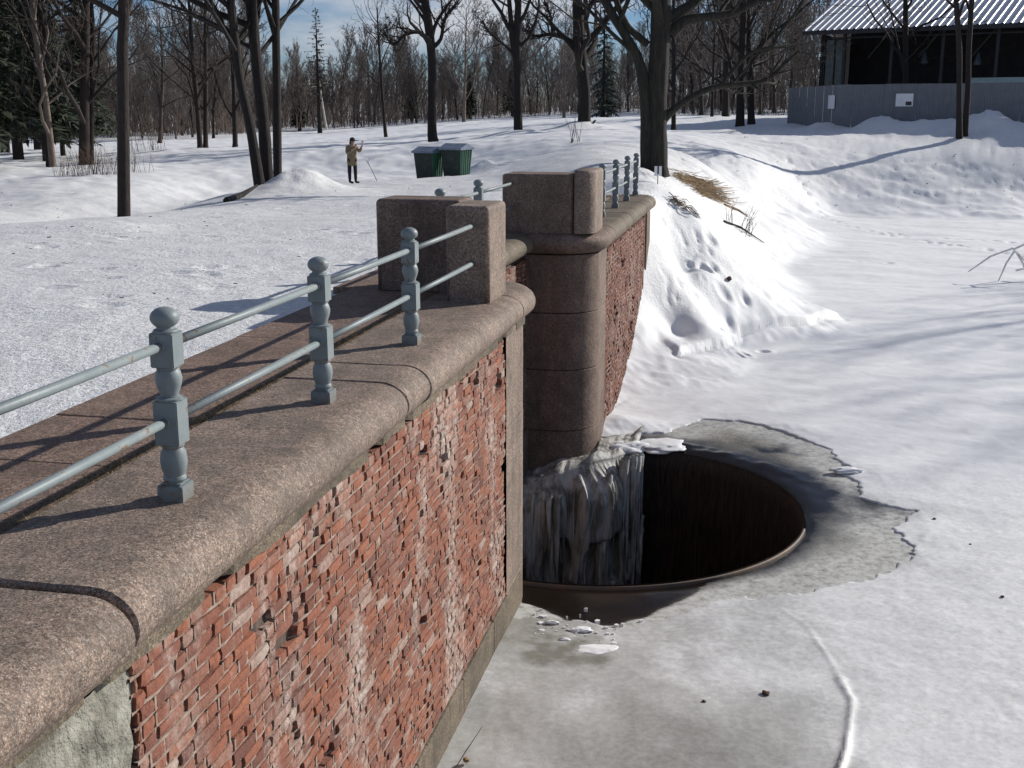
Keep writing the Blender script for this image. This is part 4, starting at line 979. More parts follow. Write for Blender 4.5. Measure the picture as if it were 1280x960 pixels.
make_tree('old_tree', b, BG([(823, 222, 30), (822, 208, 25), (821, 150, 24), (822, 100, 25), (824, 60, 25), (826, 20, 25), (825, -20, 24)], 38.3, 17, .06), KB, 9,
  'massive old tree with low spreading limbs at the end of the far wall', bark='bark_grey',
  extra=[BG([(808, 220, 16), (809, 200, 16), (809, 140, 16), (805, 100, 15), (797, 70, 12), (780, 40, 11), (762, 10, 11), (752, -20, 11)], 38.0, 13),
         BG([(812, 55, 9), (800, 45, 9), (785, 30, 8), (772, 0, 7), (765, -30, 7)], 37.8, 9),
         BG([(832, 150, 12), (845, 137, 9), (870, 120, 8), (900, 108, 7.5), (940, 104, 7), (965, 98, 5.5), (985, 80, 4), (1005, 62, 3)], 37.6),
         BG([(905, 108, 6), (920, 88, 5), (945, 64, 4.5), (970, 57, 4), (980, 40, 4), (1000, 15, 3.5), (1015, -10, 3)], 37.5),
         BG([(836, 45, 15), (855, 27, 13), (885, 22, 11), (915, 17, 9), (945, 0, 7), (960, -20, 6)], 38.5),
         BG([(826, 15, 12), (815, 0, 10), (800, -25, 8)], 38.6)])
T('tree', [(1200, 178, 12), (1199, 168, 8), (1199, 120, 6.5), (1199, 60, 6.5), (1195, 0, 6)], 69.5, 13.5, 10, 'left slim stem of the pair in front of the grey sheet fence', dict(KW, rmin=.008, t0=.5))
T('tree', [(1205, 177, 11), (1206, 168, 8), (1210, 110, 6.5), (1211, 60, 6.5), (1215, 0, 6)], 70, 13.5, 11, 'right slim stem of the pair in front of the grey sheet fence', dict(KW, rmin=.008, t0=.5))
LBG = [  # x, y, width, lean, d, top, bark, label, seed
 (66, 212, 9, -22, 64, 15, 'birch2', 'pale leaning trunk left of the dark spruces, left one of a close pair'),
 (62, 213, 9, -8, 65, 15, 'bark', 'dark trunk close behind the pale leaning trunk at the far left'),
 (105, 209, 13, 2, 66, 17, 'bark_warm', 'stout reddish trunk rising from the dry thicket at the left'),
 (113, 207, 8, 3, 67, 15, 'bark_warm', 'narrower reddish trunk touching the stout one by the thicket'),
 (250, 187, 7, -10, 84, 14, 'bark_warm', 'left trunk of the slanting pair on the field left of centre'),
 (257, 185, 6.5, 0, 84.5, 14, 'bark_warm', 'right trunk of the pair on the field left of centre'),
 (294, 184, 6.5, -3, 88, 13, 'bark', 'lone dark trunk seen just left of the three stem group'),
 (925, 158, 11, 4, 90, 16, 'bark', 'thick trunk left of the fence standing nearest to it but one'),
 (939, 154, 9, -4, 94, 16, 'bark', 'blue shaded trunk nearest the left end of the sheet fence'),
 (907, 146, 9, 2, 112, 18, 'bark', 'broad based trunk behind the thick trunk left of the fence'),
 (890, 146, 4, 3, 112, 14, 'bark', 'thin trunk in the gap between the old tree and the fence'),
 (842, 160, 6, 0, 88, 15, 'bark', 'short looking trunk just right of the old tree base'),
 (877, 141, 5, -3, 140, 16, 'bark', 'small distant trunk under the lowest limb of the old tree'),
 (1132, 150, 8, 0, 92, 17, 'bark', 'trunk showing against the metal roof, rising behind the fence'),
 (950, 140, 4, 2, 150, 16, 'bark', 'far trunk seen left of the fence end on the bright snow'),
 (968, 138, 4, -2, 155, 16, 'bark', 'farthest thin trunk right beside the fence end'),
 (200, 178, 5, 3, 130, 14, 'twig', 'small distant trunk left of centre before the dark wood'),
 (580, 150, 4, 2, 172, 16, 'birch2', 'multi branched pale tree at the wood edge behind the bins'),
 (705, 150, 4, 1, 165, 15, 'birch2', 'pale tree at the wood edge left of the flared root tree'),
]
M['birch2'] = simple('pale_brown_bark', (.20, .16, .13), .9, (.09, .07, .055), 3, .5, .02, stretch=(4, 4, .7))
for i, (x, y, w, ln, d, top, bk, lb) in enumerate(LBG):
    hpx = top * F / d
    pts = [(x, y + 3, w * 1.7), (x, y - 5, w), (x + ln * .4, y - hpx * .25, w * .86), (x + ln, y - hpx * .5, w * .75)]
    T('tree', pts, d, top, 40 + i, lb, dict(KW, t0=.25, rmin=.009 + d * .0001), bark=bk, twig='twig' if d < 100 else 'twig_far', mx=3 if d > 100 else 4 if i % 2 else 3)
# leaning dead birch pole at the wood edge
T('birch_pole', [(408, 161, 3), (403, 130, 2.4), (400, 108, 1.5)], 165, 6.5, 70, 'white leaning birch pole against the dark wood above the snow mound', dict(kids=[3], t0=.5, rmin=.02), mx=1, bark='birch', twig='birch')
# ---- forest behind: shared tree meshes
protos = []
for i in range(9):
    rng = random.Random(100 + i); out = []; Hh = 14
    dd = Vector((rng.gauss(0, .06), rng.gauss(0, .05), 1)).normalized(); pts = [Vector((0, 0, -.3))]
    fork = i % 3 == 2
    for k in range(8): dd = (dd + Vector((rng.gauss(0, .07), rng.gauss(0, .07), .15))).normalized(); pts.append(pts[-1] + dd * (Hh / 8))
    rads = [.17 * (1 - .85 * k / 8) + .015 for k in range(9)]
    out.append((0, pts, rads)); KF = dict(kids=[26, 8, 6], wander=.2, up=.22, t0=.15, rmin=.020, ang=(.35, .85), spread=.8)
    sprout(rng, pts, rads, Hh, 0, 3, out, KF, .12)
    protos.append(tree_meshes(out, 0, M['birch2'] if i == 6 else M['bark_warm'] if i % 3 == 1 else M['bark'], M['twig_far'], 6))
def conifer(H, rb, n, seed, needle, dens=1.0, bare=.12, droop=.35, card=.16, per=13):
    rng = random.Random(seed); t = MB(); c = MB()
    t.tube([(0, 0, -.3), (0, 0, H * .3), (rng.uniform(-.1, .1), 0, H * .7), (0, 0, H)], [.022 * H, .016 * H, .008 * H, .01], 8, cap=False)
    for i in range(n):
        f = (i + rng.random()) / n; z = H * (bare + (1 - bare) * f); L = rb * (1 - f) ** .8 * rng.uniform(.65, 1.1) + .15
        a = i * 2.39996 + rng.uniform(-.3, .3); d = Vector((math.cos(a), math.sin(a), 0)); s = Vector((-d.y, d.x, 0))
        p0 = Vector((0, 0, z)); pts = [p0 + d * (L * u) + UP * (-droop * L * u * u * 1.2 + .25 * L * u * (1 if f > .6 else .3)) for u in (0, .33, .66, 1)]
        t.tube(pts, [.03, .02, .014, .006], 3, cap=False)
        m = max(5, int(per * L / 2 * dens) + 4)
        for k in range(m):
            u = .12 + .88 * (k + rng.random()) / m; x = u * 3; j = min(int(x), 2); q = pts[j].lerp(pts[j + 1], x - j)
            w = card * (1.6 - u) * rng.uniform(.8, 1.6) * (1 + L * .3); side = rng.choice((-1, 1))
            e = q + s * side * w * 1.6 + d * w * .9 - UP * w * rng.uniform(.1, 1.1); mid = q + d * w * .9 + s * side * w * .2 - UP * w * rng.uniform(0, .5)
            c.add([q, mid, e], [(0, 1, 2)]); 
            e2 = q - UP * w * rng.uniform(.8, 1.6) + d * w * .3; c.add([q - s * w * .3, q + s * w * .3, e2], [(0, 1, 2)])
    return mesh('trunk', t.v, t.f, M['bark'], True), mesh('crown', c.v, c.f, needle, False)
def place(name, meshes, x, y, sc, rot, **k):
    o = empty(name, (x, y, gz0(x, y) - .05), rot, **k); o.scale = sc
    for nm, me in zip(('trunk', 'crown'), meshes): obj(nm, me, o)
    return o
rf = random.Random(77)
cnt = 0
G = 'bare trees of the wood along the far edge of the field'
for (y0, y1, n, sc0) in ((185, 200, 46, .76), (200, 222, 54, .88), (222, 255, 62, 1.0)):
    for i in range(n):
        yy = rf.uniform(y0, y1); u = (i + rf.uniform(.1, .9)) / n; px = -60 + 1200 * u
        if px < 330: yy = yy * .80
        elif px > 830: yy *= .9
        xx = (px - 640) / F * yy * 1.02
        k = rf.randrange(9); sc = sc0 * rf.uniform(.68, 1.22) * (1.12 if px < 330 else 1.25 if px > 830 else 1.0)
        place('bare_tree', protos[k], xx, yy, (sc * rf.uniform(.9, 1.2),) * 2 + (sc,), rf.uniform(0, 6.28), label='bare brown tree among many at the edge of the far wood', cat='tree', group=G)
# spruces
sp = [conifer(17, 3.2, 120, 1, M['needle'], card=.20), conifer(16, 2.8, 120, 2, M['needle'], card=.20), conifer(13, 2.6, 80, 3, M['needle_blue'], .7, bare=.03)]
for x, d, sc, k, lb in ((12, 66, 1.0, 0, 'dark spruce with bare foot at the extreme left edge'), (-25, 60, 1.1, 1, 'dark spruce cut off by the left side of the photo'), (46, 80, 1.05, 1, 'dark spruce behind the pale leaning trunks'),
                        (30, 100, 1.35, 1, 'tallest dark spruce filling the gap behind the leaning trunks'), (72, 112, 1.35, 0, 'tall dark spruce behind the reddish trunks'), (100, 84, .55, 1, 'short dark spruce between the reddish trunks'),
                        (82, 76, 1.0, 0, 'dark spruce just left of the stout reddish trunk'), (-10, 90, 1.2, 0, 'tall dark spruce far behind the left edge'), (128, 96, 1.0, 1, 'dark spruce right of the reddish trunks, partly behind the lone trunk')):
    xx = (x - 640) / F * d * 1.02; place('spruce', sp[k], xx, d, (sc, sc, sc), x * .7, label=lb, cat='spruce', group='dark spruces at the left')
place('spruce', sp[2], (750 - 640) / F * 135 * 1.01, 135, (1.0, 1.0, 1.0), 1, label='blue green spruce standing against the sky right of the flared root tree', cat='spruce')
lr = conifer(14.5, 2.7, 70, 9, M['twig'], .35, bare=.25, droop=.1, card=.12, per=9)
place('larch', lr, (410 - 640) / F * 160 * 1.02, 160, (1.1, 1.1, 1.12), 0, label='tall dark larch rising above the wood left of centre', cat='larch')
for x, d, h in ((385, 190, .55), (640, 195, .62), (755, 170, .5), (590, 192, .5), (520, 198, .5)):
    place('young_spruce', sp[1], (x - 640) / F * d * 1.02, d, (h * 1.2, h * 1.2, h), x, label='small dull spruce mixed into the edge of the bare wood', cat='spruce', group='small spruces in the wood')
# undergrowth and distant wood: one mass each
def stems(name, n, px0, px1, y0, y1, h0, h1, r, matn, seed, fan=5, **k):
    rng = random.Random(seed); m = MB()
    for i in range(n):
        yy = rng.uniform(y0, y1); px = rng.uniform(px0, px1); 
        if px < 330: yy *= .80
        elif px > 830: yy *= .9
        xx = (px - 640) / F * yy * 1.02; h = rng.uniform(h0, h1); z = -.8 if yy > 100 else 0
        p = Vector((xx, yy, k.get('z', -.9 + (px - 300) * .0022))); d = Vector((rng.gauss(0, .12), rng.gauss(0, .12), 1)).normalized()
        q = p + d * h * .5; e = q + (d + Vector((rng.gauss(0, .15), rng.gauss(0, .15), 0))).normalized() * h * .5
        m.tube([p, q, e], [r, r * .7, r * .25], 3, cap=False)
        for j in range(fan):
            t = rng.uniform(.25, .95); b = p.lerp(e, t); a = rng.uniform(0, 6.28); l = h * rng.uniform(.12, .3)
            v = Vector((math.cos(a) * .7, math.sin(a) * .7, rng.uniform(.2, 1.1))).normalized() * l; u = v.cross(UP).normalized() * r * .55
            m.add([b - u, b + u, b + v], [(0, 1, 2)])
    return m.build(name, matn, kind='stuff')
M['brush'] = simple('reddish_brush', (.115, .085, .068), .95, (.065, .050, .042), .08, 0)
stems('undergrowth', 5200, -60, 1120, 184, 236, 1.2, 5, .04, M['brush'], 3, 9)
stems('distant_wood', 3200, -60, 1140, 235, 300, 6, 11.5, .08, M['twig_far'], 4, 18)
# ---------------------------------------------------------------- building and fence on the right
EA = R_(-33); ev = Vector((math.cos(EA), math.sin(EA), 0)); nv = Vector((-math.sin(EA), math.cos(EA), 0))
p0 = at(1003, 39, 98); E0 = Vector((float(p0[0]), 98, float(p0[2]))); gb = 1.0
bd = empty('pavilion', (E0.x, E0.y, gb), EA, label='dark unfinished pavilion with ribbed metal roof behind the sheet fence', cat='building')
HZ = E0.z - gb; LB = 44
# roof sheets (each 2.9 m wide, ribs modelled)
SW = 2.9; rise = 3.15; run = 8.6
def roof_sheet(sgn):
    V = []; Fc = []; n = 60
    for i in range(n + 1):
        x = SW * i / n; ph = (x / .58) % 1; z = .055 * (1 if .10 < ph < .5 else 0) 
        for t in (0, .25, .5, .75, 1): V.append((x, t * run, t * rise + z))
    for i in range(n):
        for j in range(4): Fc.append((i * 5 + j, (i + 1) * 5 + j, (i + 1) * 5 + j + 1, i * 5 + j + 1))
    return mesh('roof_sheet', V, Fc, M['roof'])
rs = roof_sheet(1)
for i in range(15):
    o = obj('roof_sheet', rs, bd); o.location = (i * SW + .002 * i, 0, HZ + (.004 if i % 2 else 0))
    o = obj('roof_sheet', rs, bd); o.location = (i * SW + SW, 2 * run + .1, HZ + (.004 if i % 2 else 0)); o.rotation_euler = (0, 0, math.pi)
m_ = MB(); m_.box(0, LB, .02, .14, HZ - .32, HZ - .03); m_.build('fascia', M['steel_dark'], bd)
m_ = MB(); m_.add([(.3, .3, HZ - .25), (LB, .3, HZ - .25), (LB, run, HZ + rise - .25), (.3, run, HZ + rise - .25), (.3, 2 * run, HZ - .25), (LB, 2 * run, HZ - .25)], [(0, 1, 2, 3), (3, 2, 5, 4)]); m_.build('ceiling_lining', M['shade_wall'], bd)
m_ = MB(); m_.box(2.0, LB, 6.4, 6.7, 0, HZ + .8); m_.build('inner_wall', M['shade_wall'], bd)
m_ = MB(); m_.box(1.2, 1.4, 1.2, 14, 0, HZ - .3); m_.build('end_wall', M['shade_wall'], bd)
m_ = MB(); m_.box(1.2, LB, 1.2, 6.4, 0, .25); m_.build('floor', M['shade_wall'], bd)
for x in (1.4, 3.1, 6.9, 10.8, 14.8, 18.8, 22.8, 26.8, 30.8, 34.8, 38.8):
    m_ = MB(); m_.box(x - .12, x + .12, 1.3, 1.55, 0, HZ - .1); m_.build('post', M['steel_dark'], bd)
for x in (5.0, 9.0, 13.0, 17.0, 21.0, 25):
    m_ = MB(); m_.bar((x, 1.45, HZ - 2.2), (x + 1.6, 1.45, HZ - .2), .08); m_.build('brace', M['steel_dark'], bd)
m_ = MB(); m_.box(1.4, LB, 1.32, 1.42, HZ - .62, HZ - .5); m_.build('top_beam', M['steel_dark'], bd)
for x in (1.62, 2.42): m_ = MB(); m_.box(x, x + .66, 1.36, 1.40, 1.2, HZ - .7); m_.build('glass_pane', M['glass_dull'], bd)
m_ = MB(); m_.box(13.2, LB, .9, 1.0, 1.9, 3.35); m_.build('pale_panel', M['pale_panel'], bd)
for x, z in ((8.9, 4.6), (13.0, 4.4), (18.0, 4.7)):
    m_ = MB(); m_.lathe([(.05, z + .9), (.28, z + .35), (.33, z), (.1, z - .1)], 10); o = m_.build('hanging_lamp', M['glass_dull'], bd); o.location = (x, 3.6, 0)
fn = empty('sheet_fence', tuple(at(985, 154, 90)[:2]) + (gz0(at(985, 154, 90)[0], 90),), label='blue grey sheet metal fence in front of the pavilion', cat='fence')
fo_ = Vector(fn.location)
A0 = at(986, 110, 90); B0 = at(1047, 106, 80); C0 = at(1195, 102, 75.8)
A0, B0, C0 = (Vector((float(q[0]), float(q[1]), float(q[2]))) for q in (A0, B0, C0)); dC = (C0 - B0).normalized(); dC.z = 0
def fpanels(a, d, n, w, ztop):
    for i in range(n):
        V = []; Fc = []; nn = 24; sd = Vector((-d.y, d.x, 0)); p = a + d * (w * i) - fo_; zt = (a.z - fo_.z) + rf.uniform(-.02, .02); zb = zt - 3.4
        for k in range(nn + 1):
            u = w * k / nn * .994; q = p + d * u + sd * ((.030 if (k // 2) % 2 else 0) + (.012 if i % 2 else 0))
            V += [(q.x, q.y, zb), (q.x, q.y, zt)]
        for k in range(nn): Fc.append((2 * k, 2 * k + 2, 2 * k + 3, 2 * k + 1))
        obj('fence_panel', mesh('fence_panel', V, Fc, M['fence']), fn)
dA = (B0 - A0); LA = dA.length; dA.normalize(); dA.z = 0
fpanels(A0, dA, 12, LA / 12, 0); fpanels(B0, dC, 22, 1.05, 0)
def board(name, px, py0, py1, pw, a, d, lab, prt=True):
    # rectangle hung just in front of the fence line through a along d
    r0 = ray(px, (py0 + py1) / 2); A2 = np.array([[r0[0], -d.x], [r0[1], -d.y]]); t, u = np.linalg.solve(A2, np.array([a.x, a.y]))
    q = a + d * u; sd = Vector((d.y, -d.x, 0)) * .07; z1 = at(px, py0, q.y)[2]; z0 = at(px, py1, q.y)[2]; w = pw / abs(proj(q + d * .5)[0] - proj(q - d * .5)[0])
    o = empty(name, (q.x + sd.x, q.y + sd.y, z0), math.atan2(d.y, d.x), label=lab, cat='notice')
    m = MB(); m.box(-w / 2, w / 2, -.01, .01, 0, z1 - z0); m.build('board', M['white'], o)
    return o, w, z1 - z0
board('notice_board', 1040.5, 119, 136, 8, A0, dA, 'small white notice on the slanting left part of the sheet fence')
o, w, h = board('notice_board', 1131, 117, 133, 22, B0, dC, 'wider white notice with a grey picture on the sheet fence')
m_ = MB(); m_.box(w * .08, w * .42, -.02, -.012, h * .08, h * .38); m_.build('printed_picture', M['steel_dark'], o)
# ---------------------------------------------------------------- bins
def bin_(px, py, d, rz, lab, sc=1.0):
    q = at(px, py, d); o = empty('rubbish_container', (q[0], d, gz(q[0], d) - .03), rz, label=lab, cat='waste bin', group='green bins'); o.scale = (sc * .9, sc * .9, sc * 1.12)
    wb, wt_, db, dt, H = .50, .60, .40, .52, 1.12
    m = MB(); m.add([(-wb, -db, 0), (wb, -db, 0), (wb, db, 0), (-wb, db, 0), (-wt_, -dt, H), (wt_, -dt, H), (wt_, dt, H), (-wt_, dt, H)], [(3, 2, 1, 0), (0, 1, 5, 4), (1, 2, 6, 5), (2, 3, 7, 6), (3, 0, 4, 7), (4, 5, 6, 7)])
    m.build('body', M['green'], o, bevel=.02)
    m = MB(); e = .012; m.add([(-wb * .96, -db - e, .06), (wb * .96, -db - e, .06), (wt_ * .95, -dt - e + .004, H - .06), (-wt_ * .95, -dt - e + .004, H - .06)], [(0, 1, 2, 3)])
    m.build('front_shade', M['green_shade'], o)  # dark sheet over the front, painting in its shade
    for i in range(5):
        y = -.3 + .15 * i; m = MB(); m.bar((wb + .01, y, .05), (wt_ + .01, y * 1.3, H - .04), .03); m.build('rib', M['green'], o)
    m = MB(); m.add([(-.66, -.60, H + .02), (.66, -.60, H + .02), (.66, .0, H + .20), (-.66, .0, H + .20), (.66, .58, H + .03), (-.66, .58, H + .03), (-.66, -.60, H - .05), (.66, -.60, H - .05), (.66, .58, H - .04), (-.66, .58, H - .04)],
                    [(0, 1, 2, 3), (3, 2, 4, 5), (6, 7, 1, 0), (7, 8, 4, 2, 1), (9, 6, 0, 3, 5), (8, 9, 5, 4)]); m.build('lid', M['blue_lid'], o)
    return o
bin_(537, 223, 50.5, R_(-34), 'green rubbish bin, the left one of two', .95)
bin_(571, 222, 50.0, R_(-32), 'green rubbish bin, the right one of two with a sunlit side', .96)
# ---------------------------------------------------------------- person
def skin_mesh(name, verts, edges, rads, root, matn, sub=2):
    me = bpy.data.meshes.new(name); me.from_pydata(verts, edges, []); me.update()
    o = bpy.data.objects.new(name, me); COL.objects.link(o)
    md = o.modifiers.new('s', 'SKIN'); md.use_smooth_shade = True
    for i, v in enumerate(me.skin_vertices[0].data): v.radius = (rads[i], rads[i]) if not isinstance(rads[i], tuple) else rads[i]; v.use_root = (i == root)
    o.modifiers.new('b', 'SUBSURF').levels = sub
    dg = bpy.context.evaluated_depsgraph_get(); m2 = bpy.data.meshes.new_from_object(o.evaluated_get(dg)); m2.name = name
    bpy.data.objects.remove(o); m2.materials.clear(); m2.materials.append(matn)
    m2.polygons.foreach_set('use_smooth', [True] * len(m2.polygons)); return m2
pp = at(441, 230, 46.5); pz = gz(pp[0], 46.5)
pr = empty('person', (pp[0], 46.5, pz), R_(12), label='person in khaki coat and dark trousers raising both hands on the snowy road', cat='person'); pr.scale = (1.0, 1.0, 1.03)
bv = [(0, 0, .88), (0, 0, 1.05), (0, 0, 1.25), (.0, 0, 1.38), (.02, 0, 1.46), (.04, 0, 1.56), (.04, 0, 1.64),       # 0-6 torso/head
      (-.10, 0, .84), (-.11, .02, .48), (-.11, 0, .09), (-.05, -.05, .04), (.10, 0, .84), (.12, .03, .48), (.12, 0, .09), (.19, -.05, .04),  # legs
      (-.17, .02, 1.36), (-.20, -.10, 1.14), (.06, -.22, 1.30), (.12, -.24, 1.36),                                     # left arm bent to face
      (.17, .02, 1.36), (.30, -.06, 1.20), (.40, -.10, 1.42), (.41, -.10, 1.49)]
be = [(0, 1), (1, 2), (2, 3), (3, 4), (4, 5), (5, 6), (0, 7), (7, 8), (8, 9), (9, 10), (0, 11), (11, 12), (12, 13), (13, 14), (3, 15), (15, 16), (16, 17), (17, 18), (3, 19), (19, 20), (20, 21), (21, 22)]
br = [.12, .12, .14, .10, .055, .085, .075, .09, .065, .04, .035, .09, .065, .04, .035, .065, .045, .032, .03, .065, .045, .032, .03]
obj('body', skin_mesh('body', bv, be, br, 0, M['skin']), pr)
tv = [bv[i] for i in (0, 7, 8, 9, 11, 12, 13)]
obj('trousers', skin_mesh('trousers', tv, [(0, 1), (1, 2), (2, 3), (0, 4), (4, 5), (5, 6)], [.14, .105, .08, .062, .105, .08, .062], 0, M['cloth_dark']), pr)
cv = [(0, 0, .64), (0, 0, .86), (0, 0, 1.2), (0, 0, 1.38), (0, 0, 1.46), bv[15], bv[16], (.0, -.18, 1.25), bv[19], bv[20], (.385, -.09, 1.38)]
obj('coat', skin_mesh('coat', cv, [(0, 1), (1, 2), (2, 3), (3, 4), (3, 5), (5, 6), (6, 7), (3, 8), (8, 9), (9, 10)], [(.235, .17), (.225, .17), (.20, .155), (.15, .11), .08, .09, .075, .06, .09, .075, .058], 0, M['coat']), pr)
for sx, x in ((-1, -.09), (1, .14)):
    obj('boot', skin_mesh('boot', [(x - .03, .01, .16), (x - .02, 0, .06), (x + .07 * 1, -.03, .045), (x + .13, -.05, .04)], [(0, 1), (1, 2), (2, 3)], [.06, .06, .048, .038], 0, M['cloth_dark']), pr)
hm = MB(); hm.lathe([(.108, 1.59), (.112, 1.63), (.10, 1.69), (.06, 1.73), (.01, 1.745)], 14); hm.add([(.10, -.07, 1.60), (.24, -.06, 1.61), (.24, .05, 1.61), (.10, .07, 1.60), (.10, -.07, 1.625), (.24, -.06, 1.62), (.24, .05, 1.62), (.10, .07, 1.625)], [(0, 1, 2, 3), (4, 5, 6, 7), (0, 1, 5, 4), (1, 2, 6, 5), (2, 3, 7, 6)])
o = hm.build('cap', M['cloth_dark'], pr, smooth=True); o.location = (.035, 0, 0)
obj('hair', skin_mesh('hair', [(.0, .02, 1.60), (-.03, .02, 1.5), (-.02, .0, 1.42)], [(0, 1), (1, 2)], [.095, .075, .05], 0, M['hair']), pr)
for i, (hxp, a) in enumerate(((bv[18], .3), (bv[22], .1))):      # five short fingers each
    mv = []; ed = []; rd = []
    base = Vector(hxp); mv.append(tuple(base)); rd.append(.034); mv.append(tuple(base + Vector((.01, -.01, .05)))); rd.append(.032); ed.append((0, 1))
    obj('palm', skin_mesh('palm', mv, ed, rd, 0, M['skin'], 1), pr)
    for k in range(5):
        dx = -.03 + .015 * k; m = MB(); L_ = (.05, .07, .075, .07, .055)[k]; q = base + Vector((dx + .01, -.015, .06 if k else .03)); lean = -.5 if k == 0 else dx * 4
        m.tube([q, q + Vector((lean * .03, -.012, L_ * .55)), q + Vector((lean * .03, -.03, L_))], [.010, .009, .006], 6); m.build('finger', M['skin'], pr, smooth=True)
st = at(459, 226, 47.5); sk = MB(); z_ = gz(st[0] + .3, 47.5)
sk.tube([(.45, 0, -.1), (.2, 0, .45), (0, 0, .85)], [.014, .012, .008], 5); sk.tube([(.12, 0, .6), (-.05, .05, .88)], [.008, .004], 4); sk.tube([(.05, 0, .72), (.12, -.03, .95)], [.007, .004], 4)
o = sk.build('bare_stick', M['twig'], label='thin leaning stick poking out of the snow right of the person', cat='stick'); o.location = (st[0], 47.5, z_)
# ---------------------------------------------------------------- small plants and litter
def shrub(name, c, n, h, spread, matn, seed, lab, cat='shrub', r=.008, lean=(0, 0)):
    rng = random.Random(seed); m = MB()
    for i in range(n):
        a = rng.uniform(0, 6.28); q0 = Vector((rng.gauss(0, spread * .35), rng.gauss(0, spread * .35), -.05)); d = Vector((math.cos(a) * .25 + lean[0], math.sin(a) * .25 + lean[1], 1)).normalized()
        hh = h * rng.uniform(.5, 1.1); p1 = q0 + d * hh * .5; p2 = p1 + (d + Vector((rng.gauss(0, .2), rng.gauss(0, .2), 0))).normalized() * hh * .5
        m.tube([q0, p1, p2], [r, r * .7, r * .3], 4, cap=False)
        for j in range(3):
            t = rng.uniform(.3, .9); b = q0.lerp(p2, t); v = Vector((rng.gauss(0, .5), rng.gauss(0, .5), rng.uniform(.3, 1))).normalized() * hh * rng.uniform(.15, .35); m.tube([b, b + v], [r * .5, r * .2], 3, cap=False)
    o = m.build(name, matn, label=lab, cat=cat); o.location = (c[0], c[1], gz(c[0], c[1])); return o
M['thicket'] = simple('dry_red_stems', (.16, .095, .06), .9, (.08, .05, .035), 3, 0)
shrub('bare_shrub', at(192, 188, 84), 26, 2.2, 1.2, M['thicket'], 3, 'small bare shrub on the field between lone trunk and slanting pair', r=.012)
shrub('bare_shrub', at(166, 190, 84), 16, 1.8, 1.0, M['thicket'], 4, 'smallest bare shrub immediately right of the lone trunk', r=.012)
shrub('sapling_tuft', at(722, 197, 60), 9, 1.4, .9, M['twig'], 5, 'tuft of thin saplings on the slope above the far granite block', r=.014)
shrub('sapling_tuft', at(945, 144, 120), 14, 2.2, 2.5, M['thicket'], 6, 'bare tuft on the bright snow left of the fence end', r=.02)
shrub('twiggy_bush', hit(932, 296), 12, 1.0, .5, M['twig'], 7, 'twiggy little bush on the snowy bank below the straw heap', r=.010, lean=(.25, 0))
shrub('twiggy_bush', hit(912, 280), 5, .9, .3, M['twig'], 8, 'few upright twigs just above the twiggy little bush', r=.009)
def tuft(x, y, d, n, h, sp, seed, lb): shrub('dry_shrub', at(x, y, d), n, h, sp, M['thicket'], seed, lb, r=.012)
tuft(84, 221, 57, 22, 1.2, 1.0, 21, 'dry stem clump at the left end of the reddish thicket'); tuft(100, 223, 56.5, 26, 1.4, 1.0, 22, 'second dry stem clump of the thicket before the stout trunk')
tuft(117, 222, 57, 30, 1.5, 1.0, 23, 'densest dry stem clump in the middle of the thicket'); tuft(134, 222, 57, 28, 1.5, 1.0, 24, 'dry stem clump just left of the lone trunk')
tuft(168, 219, 59, 18, 1.3, 1.1, 25, 'sparse dry stems showing right behind the lone trunk')
def bundle(name, a, b, n, w, matn, seed, lab, r=.012, cat='brushwood'):
    rng = random.Random(seed); m = MB(); a = Vector(a); b = Vector(b); c0 = (a + b) / 2
    for i in range(n):
        t0 = rng.uniform(0, .55); t1 = t0 + rng.uniform(.25, .5); off = Vector((rng.gauss(0, w), rng.gauss(0, w), 0))
        pts = []
        for t in (t0, (t0 + t1) / 2, t1):
            q = a.lerp(b, t) + off * (1 + t); q.z = gz0(q.x, q.y) + .05 + rng.uniform(0, .12); pts.append(q - c0)
        m.tube(pts, [r, r, r * .5], 3, cap=False)
    o = m.build(name, matn, label=lab, cat=cat); o.location = c0; return o
def gp(x, y, d): return hit(x, y)
bundle('straw_heap', gp(844, 225, 42), gp(912, 236, 47), 130, .22, M['straw'], 1, 'heap of brown dead reeds lying on the bank by the old tree', r=.014)
bundle('straw_heap', gp(866, 242, 41), gp(914, 254, 43), 60, .10, M['straw'], 2, 'lower smaller heap of dead reeds on the bank', r=.013)
bundle('branch_litter', gp(838, 256, 34), gp(870, 274, 34), 24, .05, M['straw'], 3, 'short brown reed litter right of the far wall end', r=.012)
def stick(name, pts, r, matn, lab, cat='stick'):
    P = [Vector(p) for p in pts]; c0 = P[0].copy(); m = MB(); m.tube([p - c0 for p in P], [r] * (len(P) - 1) + [r * .4], 6); o = m.build(name, matn, label=lab, cat=cat); o.location = c0; return o
def gs(x, y, d, h=.04):
    q = hit(x, y); return (q[0], q[1], gz(q[0], q[1]) + h)
stick('fallen_branch', [gs(905, 278, 43), gs(925, 287, 41.8), gs(955, 308, 40)], .035, M['bark_warm'], 'long fallen branch lying on the bank through the twiggy bush', 'branch')
stick('fallen_branch', [gs(906, 257, 44), gs(922, 265, 43.5), gs(935, 273, 43)], .04, M['straw'], 'short straight branch between the reed heap and the bush', 'branch')
stick('fallen_branch', [gs(283, 253, 34), gs(300, 247, 35), gs(322, 241, 36, .1)], .09, M['bark'], 'thick dead branch lying at the foot of the three trunks', 'branch')
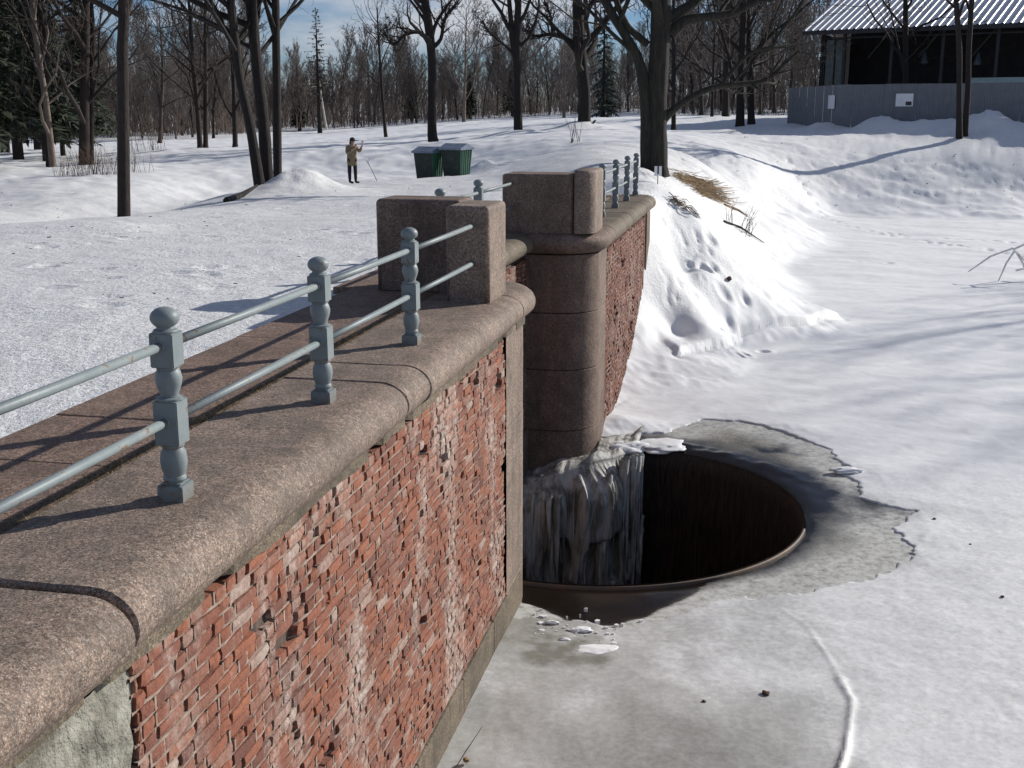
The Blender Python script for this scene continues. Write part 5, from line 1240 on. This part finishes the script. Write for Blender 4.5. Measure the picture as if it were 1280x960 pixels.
# frosted reeds at the right edge
RX = onz(1264, 352, PZ); m = MB(); c0 = Vector((float(RX[0]), float(RX[1]), PZ))
for (ax_, az_, bx_, bz_) in ((0, .9, -.55, -.1), (0, .95, .45, -.1), (.05, .9, .6, .1), (-.05, 1.0, -1.5, .35), (.4, 1.2, .3, .4), (.1, .3, 1.0, .35), (.45, 1.5, .75, .9), (-.05, .95, .9, 1.3)):
    a = Vector((ax_, 0, az_ + .05)); e_ = Vector((bx_, -.3, max(bz_, 0))); mid = (a + e_) / 2 + Vector((0, 0, .12)); m.tube([a, mid, e_], [.034, .032, .020], 5)
m.build('frosted_reeds', M['reed'], label='pale broken reeds sticking out of the pond snow at the right edge', cat='reeds').location = c0
# tiny sign by the old tree
sg = gs(822, 231, 31, 0); sgn = empty('small_sign', (sg[0], sg[1], sg[2]), 0, label='tiny white folded sign on a thin stake in front of the old tree', cat='sign')
m_ = MB(); m_.bar((0, 0, -.05), (.0, 0, .46), .018); m_.build('stake', M['steel_dark'], sgn)
m_ = MB(); m_.box(-.09, -.02, -.022, -.012, .20, .44); m_.box(.02, .09, -.022, -.012, .20, .44); m_.build('panel', M['white'], sgn)
# litter on the ice
def pebble(px, py, r, lab, sd, z=PZ + .03):
    q = onz(px, py, z); lump('litter', (float(q[0]), float(q[1]), gz(q[0], q[1]) + r * .3), r, r * .6, M['rubbish'], sd, label=lab, cat='litter')
pebble(957, 866, .035, 'brown leaf clump with melt ring on the lower pond snow', 1); pebble(880, 878, .018, 'tiny dark crumb left of the brown leaf clump', 2); pebble(1253, 748, .02, 'dark speck of litter near the lower right edge', 3)
pebble(1168, 647, .022, 'dark speck on the snow right of the ice tongues', 4); pebble(1213, 679, .014, 'smallest speck on the snow far right of the shaft', 5)
q = hit(911, 357); lump('stone', (q[0], q[1], gz(q[0], q[1]) + .03), .06, .06, M['rubbish'], 7, label='dark stone lying alone on the snow slope beyond the pier', cat='stone')
b_ = onz(600, 900, PZ); z0_ = gz(b_[0] - .35, b_[1] - .2)
t_ = onz(601, 905, PZ + .1); f_ = onz(575, 945, PZ + .05)
stick('twig', [onz(566, 965, PZ + .04), onz(583, 938, PZ + .12), onz(603, 908, PZ + .28)], .004, M['twig'], 'thin twig leaning over the snow against the wall foot', 'twig')
lump('dead_leaf', tuple(float(v) for v in onz(583, 950, PZ + .06)), .03, .02, M['straw'], 9, label='curled brown leaf beneath the thin twig by the wall foot', cat='leaf')

# trees on the right shore, outside the picture: their shadows reach the pond snow
for i, (x, y, hh) in enumerate(((45, 49, 20), (50, 46, 22), (58, 60, 20))):
    make_tree('tree', (x, y, gz0(x, y)), [(0, 0, -.3, .34), (.1, 0, hh * .3, .26), (-.2, .2, hh * .7, .13), (0, 0, hh, .03)], dict(K0, t0=.3, rmin=.008), 300 + i,
              ('bare shore tree outside the picture on the right, nearest the pond', 'taller bare shore tree outside the picture on the right', 'farthest bare shore tree outside the picture')[i], mx=3)

# crumbs of bark, twigs and dirt on the snow
rl = random.Random(50); m = MB()
for i in range(210):
    if rl.random() < .5: px, py = rl.uniform(0, 820), rl.uniform(232, 380)
    else: px, py = rl.uniform(840, 1280), rl.uniform(165, 262)
    x, y, z = hit(px, py); s0, l0_ = SL(x, y)
    if 2.0 < l0_ < 4.3 and s0 < 26: continue
    if l0_ > 4 and s0 < 26 and rl.random() < .3: continue
    L_ = rl.uniform(.01, .05) * (1 + y / 40); a = rl.uniform(0, 6.28); z = gz(x, y) + .006; r_ = rl.uniform(.002, .005) * (1 + y / 25)
    m.tube([(x, y, z), (x + math.cos(a) * L_, y + math.sin(a) * L_, z + .004)], [r_, r_ * .6], 4)
m.build('snow_litter', M['rubbish'], kind='stuff', label='small dark crumbs and twigs scattered over the snow', cat='litter')
